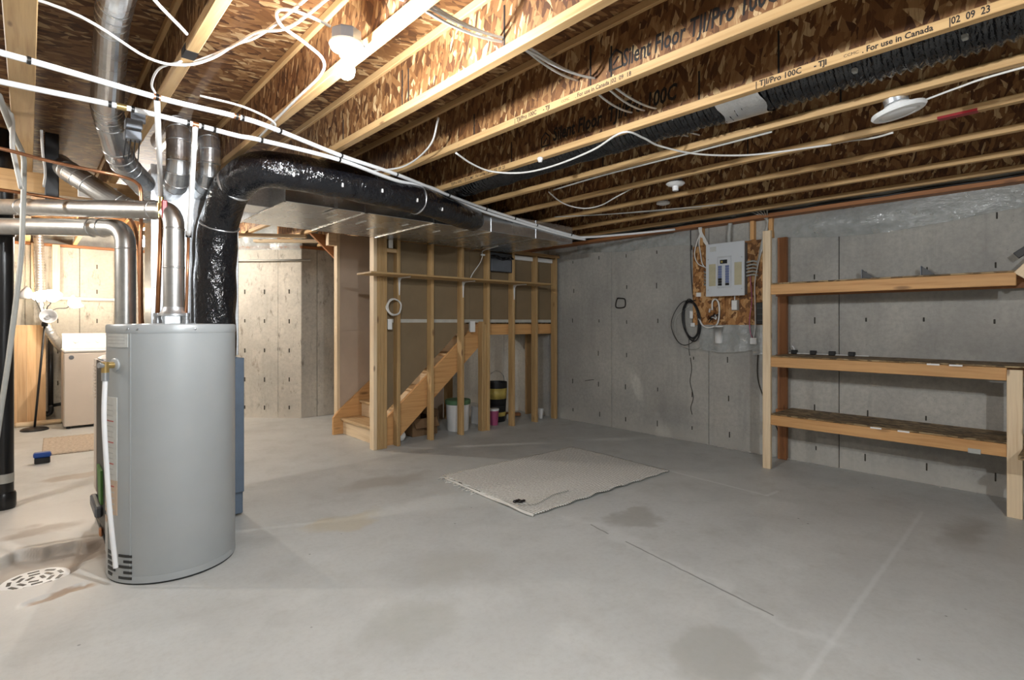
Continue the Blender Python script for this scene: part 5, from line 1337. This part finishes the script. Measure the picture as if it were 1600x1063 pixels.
# ------------------------------------------------------------------ clutter under the stairs
def bucket(name, x, y, z, r, h, mats, label, lid=None, taper=0.88, cat='bucket'):
    e = thing(name, (x, y, z), label, cat)
    MB().lathe([(r * taper, 0.0), (r * (taper + 0.02), 0.004), (r, h), (r * 0.96, h), (r * taper * 0.95, 0.02)], V((x, y, z)), 28).build('body', mats, e, True, angle=40)
    if lid: MB().lathe([(r * 1.02, h - 0.05), (r * 1.06, h - 0.045), (r * 1.06, h - 0.002), (r * 1.0, h + 0.006), (0.02, h + 0.003)], V((x, y, z)), 28).build('lid', lid, e, True, angle=40)
    return e
b1 = bucket('pail', 3.93, 5.36, 0, 0.148, 0.37, 'white', 'white plastic pail with a green rim lid under the stairs', 'green_lid')
b2 = bucket('pail', 4.665, 5.50, 0.0, 0.135, 0.22, 'black', 'lower black pail with yellow label under the landing')
MB().lathe([(0.122, 0.05), (0.1345, 0.13)], V((4.665, 5.5, 0)), 28).build('label_band', 'yellow', b2, True)
b3 = bucket('pail', 4.665, 5.50, 0.225, 0.150, 0.30, 'black', 'black pail with yellow print stacked on another pail')
MB().lathe([(0.139, 0.08), (0.1475, 0.22)], V((4.665, 5.5, 0.225)), 28).build('label_band', 'yellow', b3, True)
MB().tube([(4.665 - 0.15 * math.cos(t * PI / 16), 5.50, 0.50 + 0.17 * math.sin(t * PI / 16)) for t in range(17)], 0.004, 6).build('handle', 'steel', b3, True)
b4 = bucket('tub', 4.46, 5.30, 0, 0.062, 0.20, 'pink', 'pink plastic tub with pale rim beside the stacked pails', taper=0.8, cat='tub')
MB().lathe([(0.064, 0.185), (0.066, 0.19), (0.066, 0.208), (0.06, 0.212), (0.01, 0.212)], V((4.46, 5.30, 0)), 28).build('lid', 'white', b4, True, angle=40)
tag(MB().cbox((4.30, 5.42, 0), (4.50, 5.58, 0.23), 0.006).build('carton', 'white', None), 'small white carton behind the pink tub', 'box')
ot = thing('spray_bottle', (4.40, 5.48, 0.231), 'orange and yellow bottle on the white carton', 'bottle')
MB().lathe([(0.035, 0), (0.04, 0.01), (0.04, 0.06), (0.02, 0.085)], V((4.40, 5.48, 0.231)), 16).build('body', 'orange', ot, True, angle=40)
MB().lathe([(0.018, 0.085), (0.018, 0.11)], V((4.40, 5.48, 0.231)), 12).build('cap', 'yellow', ot, True, angle=40)
bx_ = thing('cardboard_box', (3.40, 5.55, 0), 'brown open cardboard box under the stair stringer', 'box')
MB().box((3.28, 5.35, 0), (3.62, 5.358, 0.20)).box((3.28, 5.68, 0), (3.62, 5.688, 0.20)).box((3.28, 5.358, 0), (3.288, 5.68, 0.20)).box((3.612, 5.358, 0), (3.62, 5.68, 0.20)).box((3.28, 5.358, 0), (3.62, 5.68, 0.008)).build('carton_body', 'cardboard', bx_)
MB().prism([(5.35, 0.20), (5.358, 0.20), (5.29, 0.10), (5.282, 0.105)], 0, 3.29, 3.61).build('flap', 'cardboard', bx_)
MB().prism([(3.28, 0.20), (3.288, 0.20), (3.20, 0.12), (3.195, 0.126)], 1, 5.36, 5.68).build('flap', 'cardboard', bx_)
tag(MB().cbox((3.42, 5.72, 0.0), (3.90, 5.98, 0.22), 0.02).build('paper_bag', 'cardboard', None), 'flat brown bag lying behind the cardboard box', 'bag')
tag(MB().lathe([(0.012, 0.0), (0.04, 0.012), (0.058, 0.045), (0.058, 0.075), (0.04, 0.11), (0.012, 0.122)], V((3.075, 5.27, 0)), 24).build('foam_ball', 'white', None, True), 'white ball on the floor behind the second stud', 'ball')
tag(MB().lathe([(0.03, 0.0), (0.045, 0.13), (0.042, 0.13), (0.028, 0.006)], V((5.245, 5.24, 0)), 20).build('paper_cup', 'white', None, True, angle=40), 'white paper cup on the floor before the last stud', 'cup')
tag(lumber('wood_offcut', (4.80, 5.75, 0.05), (5.15, 5.55, 0.03), 0.09, 0.04, 'pine_red'), 'reddish wood offcut on the floor right of the stacked pails', 'board')
tag(lumber('wood_offcut', (4.85, 6.05, 0.09), (5.25, 5.98, 0.09), 0.02, 0.15, 'pine_pale'), 'pale board offcut against the wall under the landing', 'board')
tag(MB().cbox((4.84, 5.42, 0), (4.90, 5.50, 0.07), 0.01).build('cleaner_jar', 'white', None), 'tiny white jar on the floor beside the pails', 'jar')

# ------------------------------------------------------------------ rug
RG = [(2.63, 3.80), (4.24, 3.775), (4.20, 2.60), (2.54, 2.615)]     # far-left, far-right, near-right, near-left
def rugfn(u_, v_):
    a = V((*RG[0], 0)).lerp(V((*RG[1], 0)), u_); b = V((*RG[3], 0)).lerp(V((*RG[2], 0)), u_)
    p = a.lerp(b, v_)
    e_ = min(u_, 1 - u_, v_, 1 - v_)
    jx = 0.006 * math.sin(v_ * 60) * (1 if u_ in (0, 1) else 0); jy = 0.008 * math.sin(u_ * 47 + 1) * (1 if v_ in (0, 1) else 0)
    z = 0.010 + 0.003 * math.sin(u_ * 6 + v_ * 5)
    if v_ > 0.85 and u_ < 0.6: z += 0.006 * math.sin(u_ * 19) ** 2 * (v_ - 0.85) / 0.15
    return (p.x + jx, p.y + jy, max(0.006, z))
rg = thing('woven_rug', (3.4, 3.2, 0), 'pale grey woven flat rug lying on the concrete floor', 'rug')
o = MB().quadgrid(rugfn, 90, 60).build('pile', 'rug', rg, True)
sm = o.modifiers.new('thickness', 'SOLIDIFY'); sm.thickness = 0.006
bdr = MB().tube(smoothpath([(2.60, 3.72, 0.012), (2.575, 3.4, 0.016), (2.56, 3.1, 0.012), (2.548, 2.86, 0.018), (2.535, 2.70, 0.014), (2.545, 2.61, 0.012)], 5), 0.010, 8).build('white_binding', 'fringe', rg, True)
for i in range(26):
    y = 3.78 - 0.020 * i + random.uniform(-.01, .01); l = random.uniform(0.02, 0.075)
    x0 = 2.628 - 0.0745 * (3.8 - y)
    MB().tube(smoothpath([(x0, y, 0.012), (x0 - l * 0.5, y + random.uniform(-.02, .02), 0.010), (x0 - l, y + random.uniform(-.03, .03), 0.004)], 3), 0.0035, 5).build('tassel', 'fringe', rg)
MB().tube(smoothpath([(2.60, 2.83, 0.022), (2.68, 2.74, 0.024), (2.80, 2.76, 0.024), (2.95, 2.80, 0.023), (3.1, 2.79, 0.022)], 5), 0.004, 5).build('loose_thread', 'cable_grey', rg)
tag(MB().cbox((2.60, 2.86, 0.018), (2.665, 2.885, 0.034), 0.006).cbox((2.63, 2.835, 0.018), (2.69, 2.862, 0.03), 0.006).build('black_clip', 'black', None), 'small black clip lying on the near left part of the rug', 'clip')

mb = MB()
rnd = random.Random(11)
for k in range(220):
    y = rnd.choice([rnd.uniform(1.9, 3.6), rnd.uniform(-0.2, 4.9)])
    r_ = rnd.uniform(0.003, 0.013) * (1.4 if 1.9 < y < 2.9 else 1)
    c_ = V((XW - 0.006 - abs(rnd.gauss(0, 0.018)) - r_, y, 0))
    vs = [c_ + V((r_ * rnd.uniform(.6, 1), 0, r_ * .4)), c_ + V((0, r_ * rnd.uniform(.6, 1.4), r_ * .4)), c_ + V((-r_ * rnd.uniform(.6, 1), 0, r_ * .3)), c_ + V((0, -r_ * rnd.uniform(.6, 1.4), r_ * .4)), c_ + V((0, 0, r_)), c_]
    mb.add(vs, [(0, 1, 4), (1, 2, 4), (2, 3, 4), (3, 0, 4), (1, 0, 5), (2, 1, 5), (3, 2, 5), (0, 3, 5)])
M['crumb'] = simple('concrete_crumbs', (0.52, 0.50, 0.46), 0.9, var=0.2, scale=20)
o = mb.build('concrete_crumbs', 'crumb')
o['kind'] = 'stuff'
tag(o, 'pale concrete crumbs scattered along the foot of the right wall', 'debris')
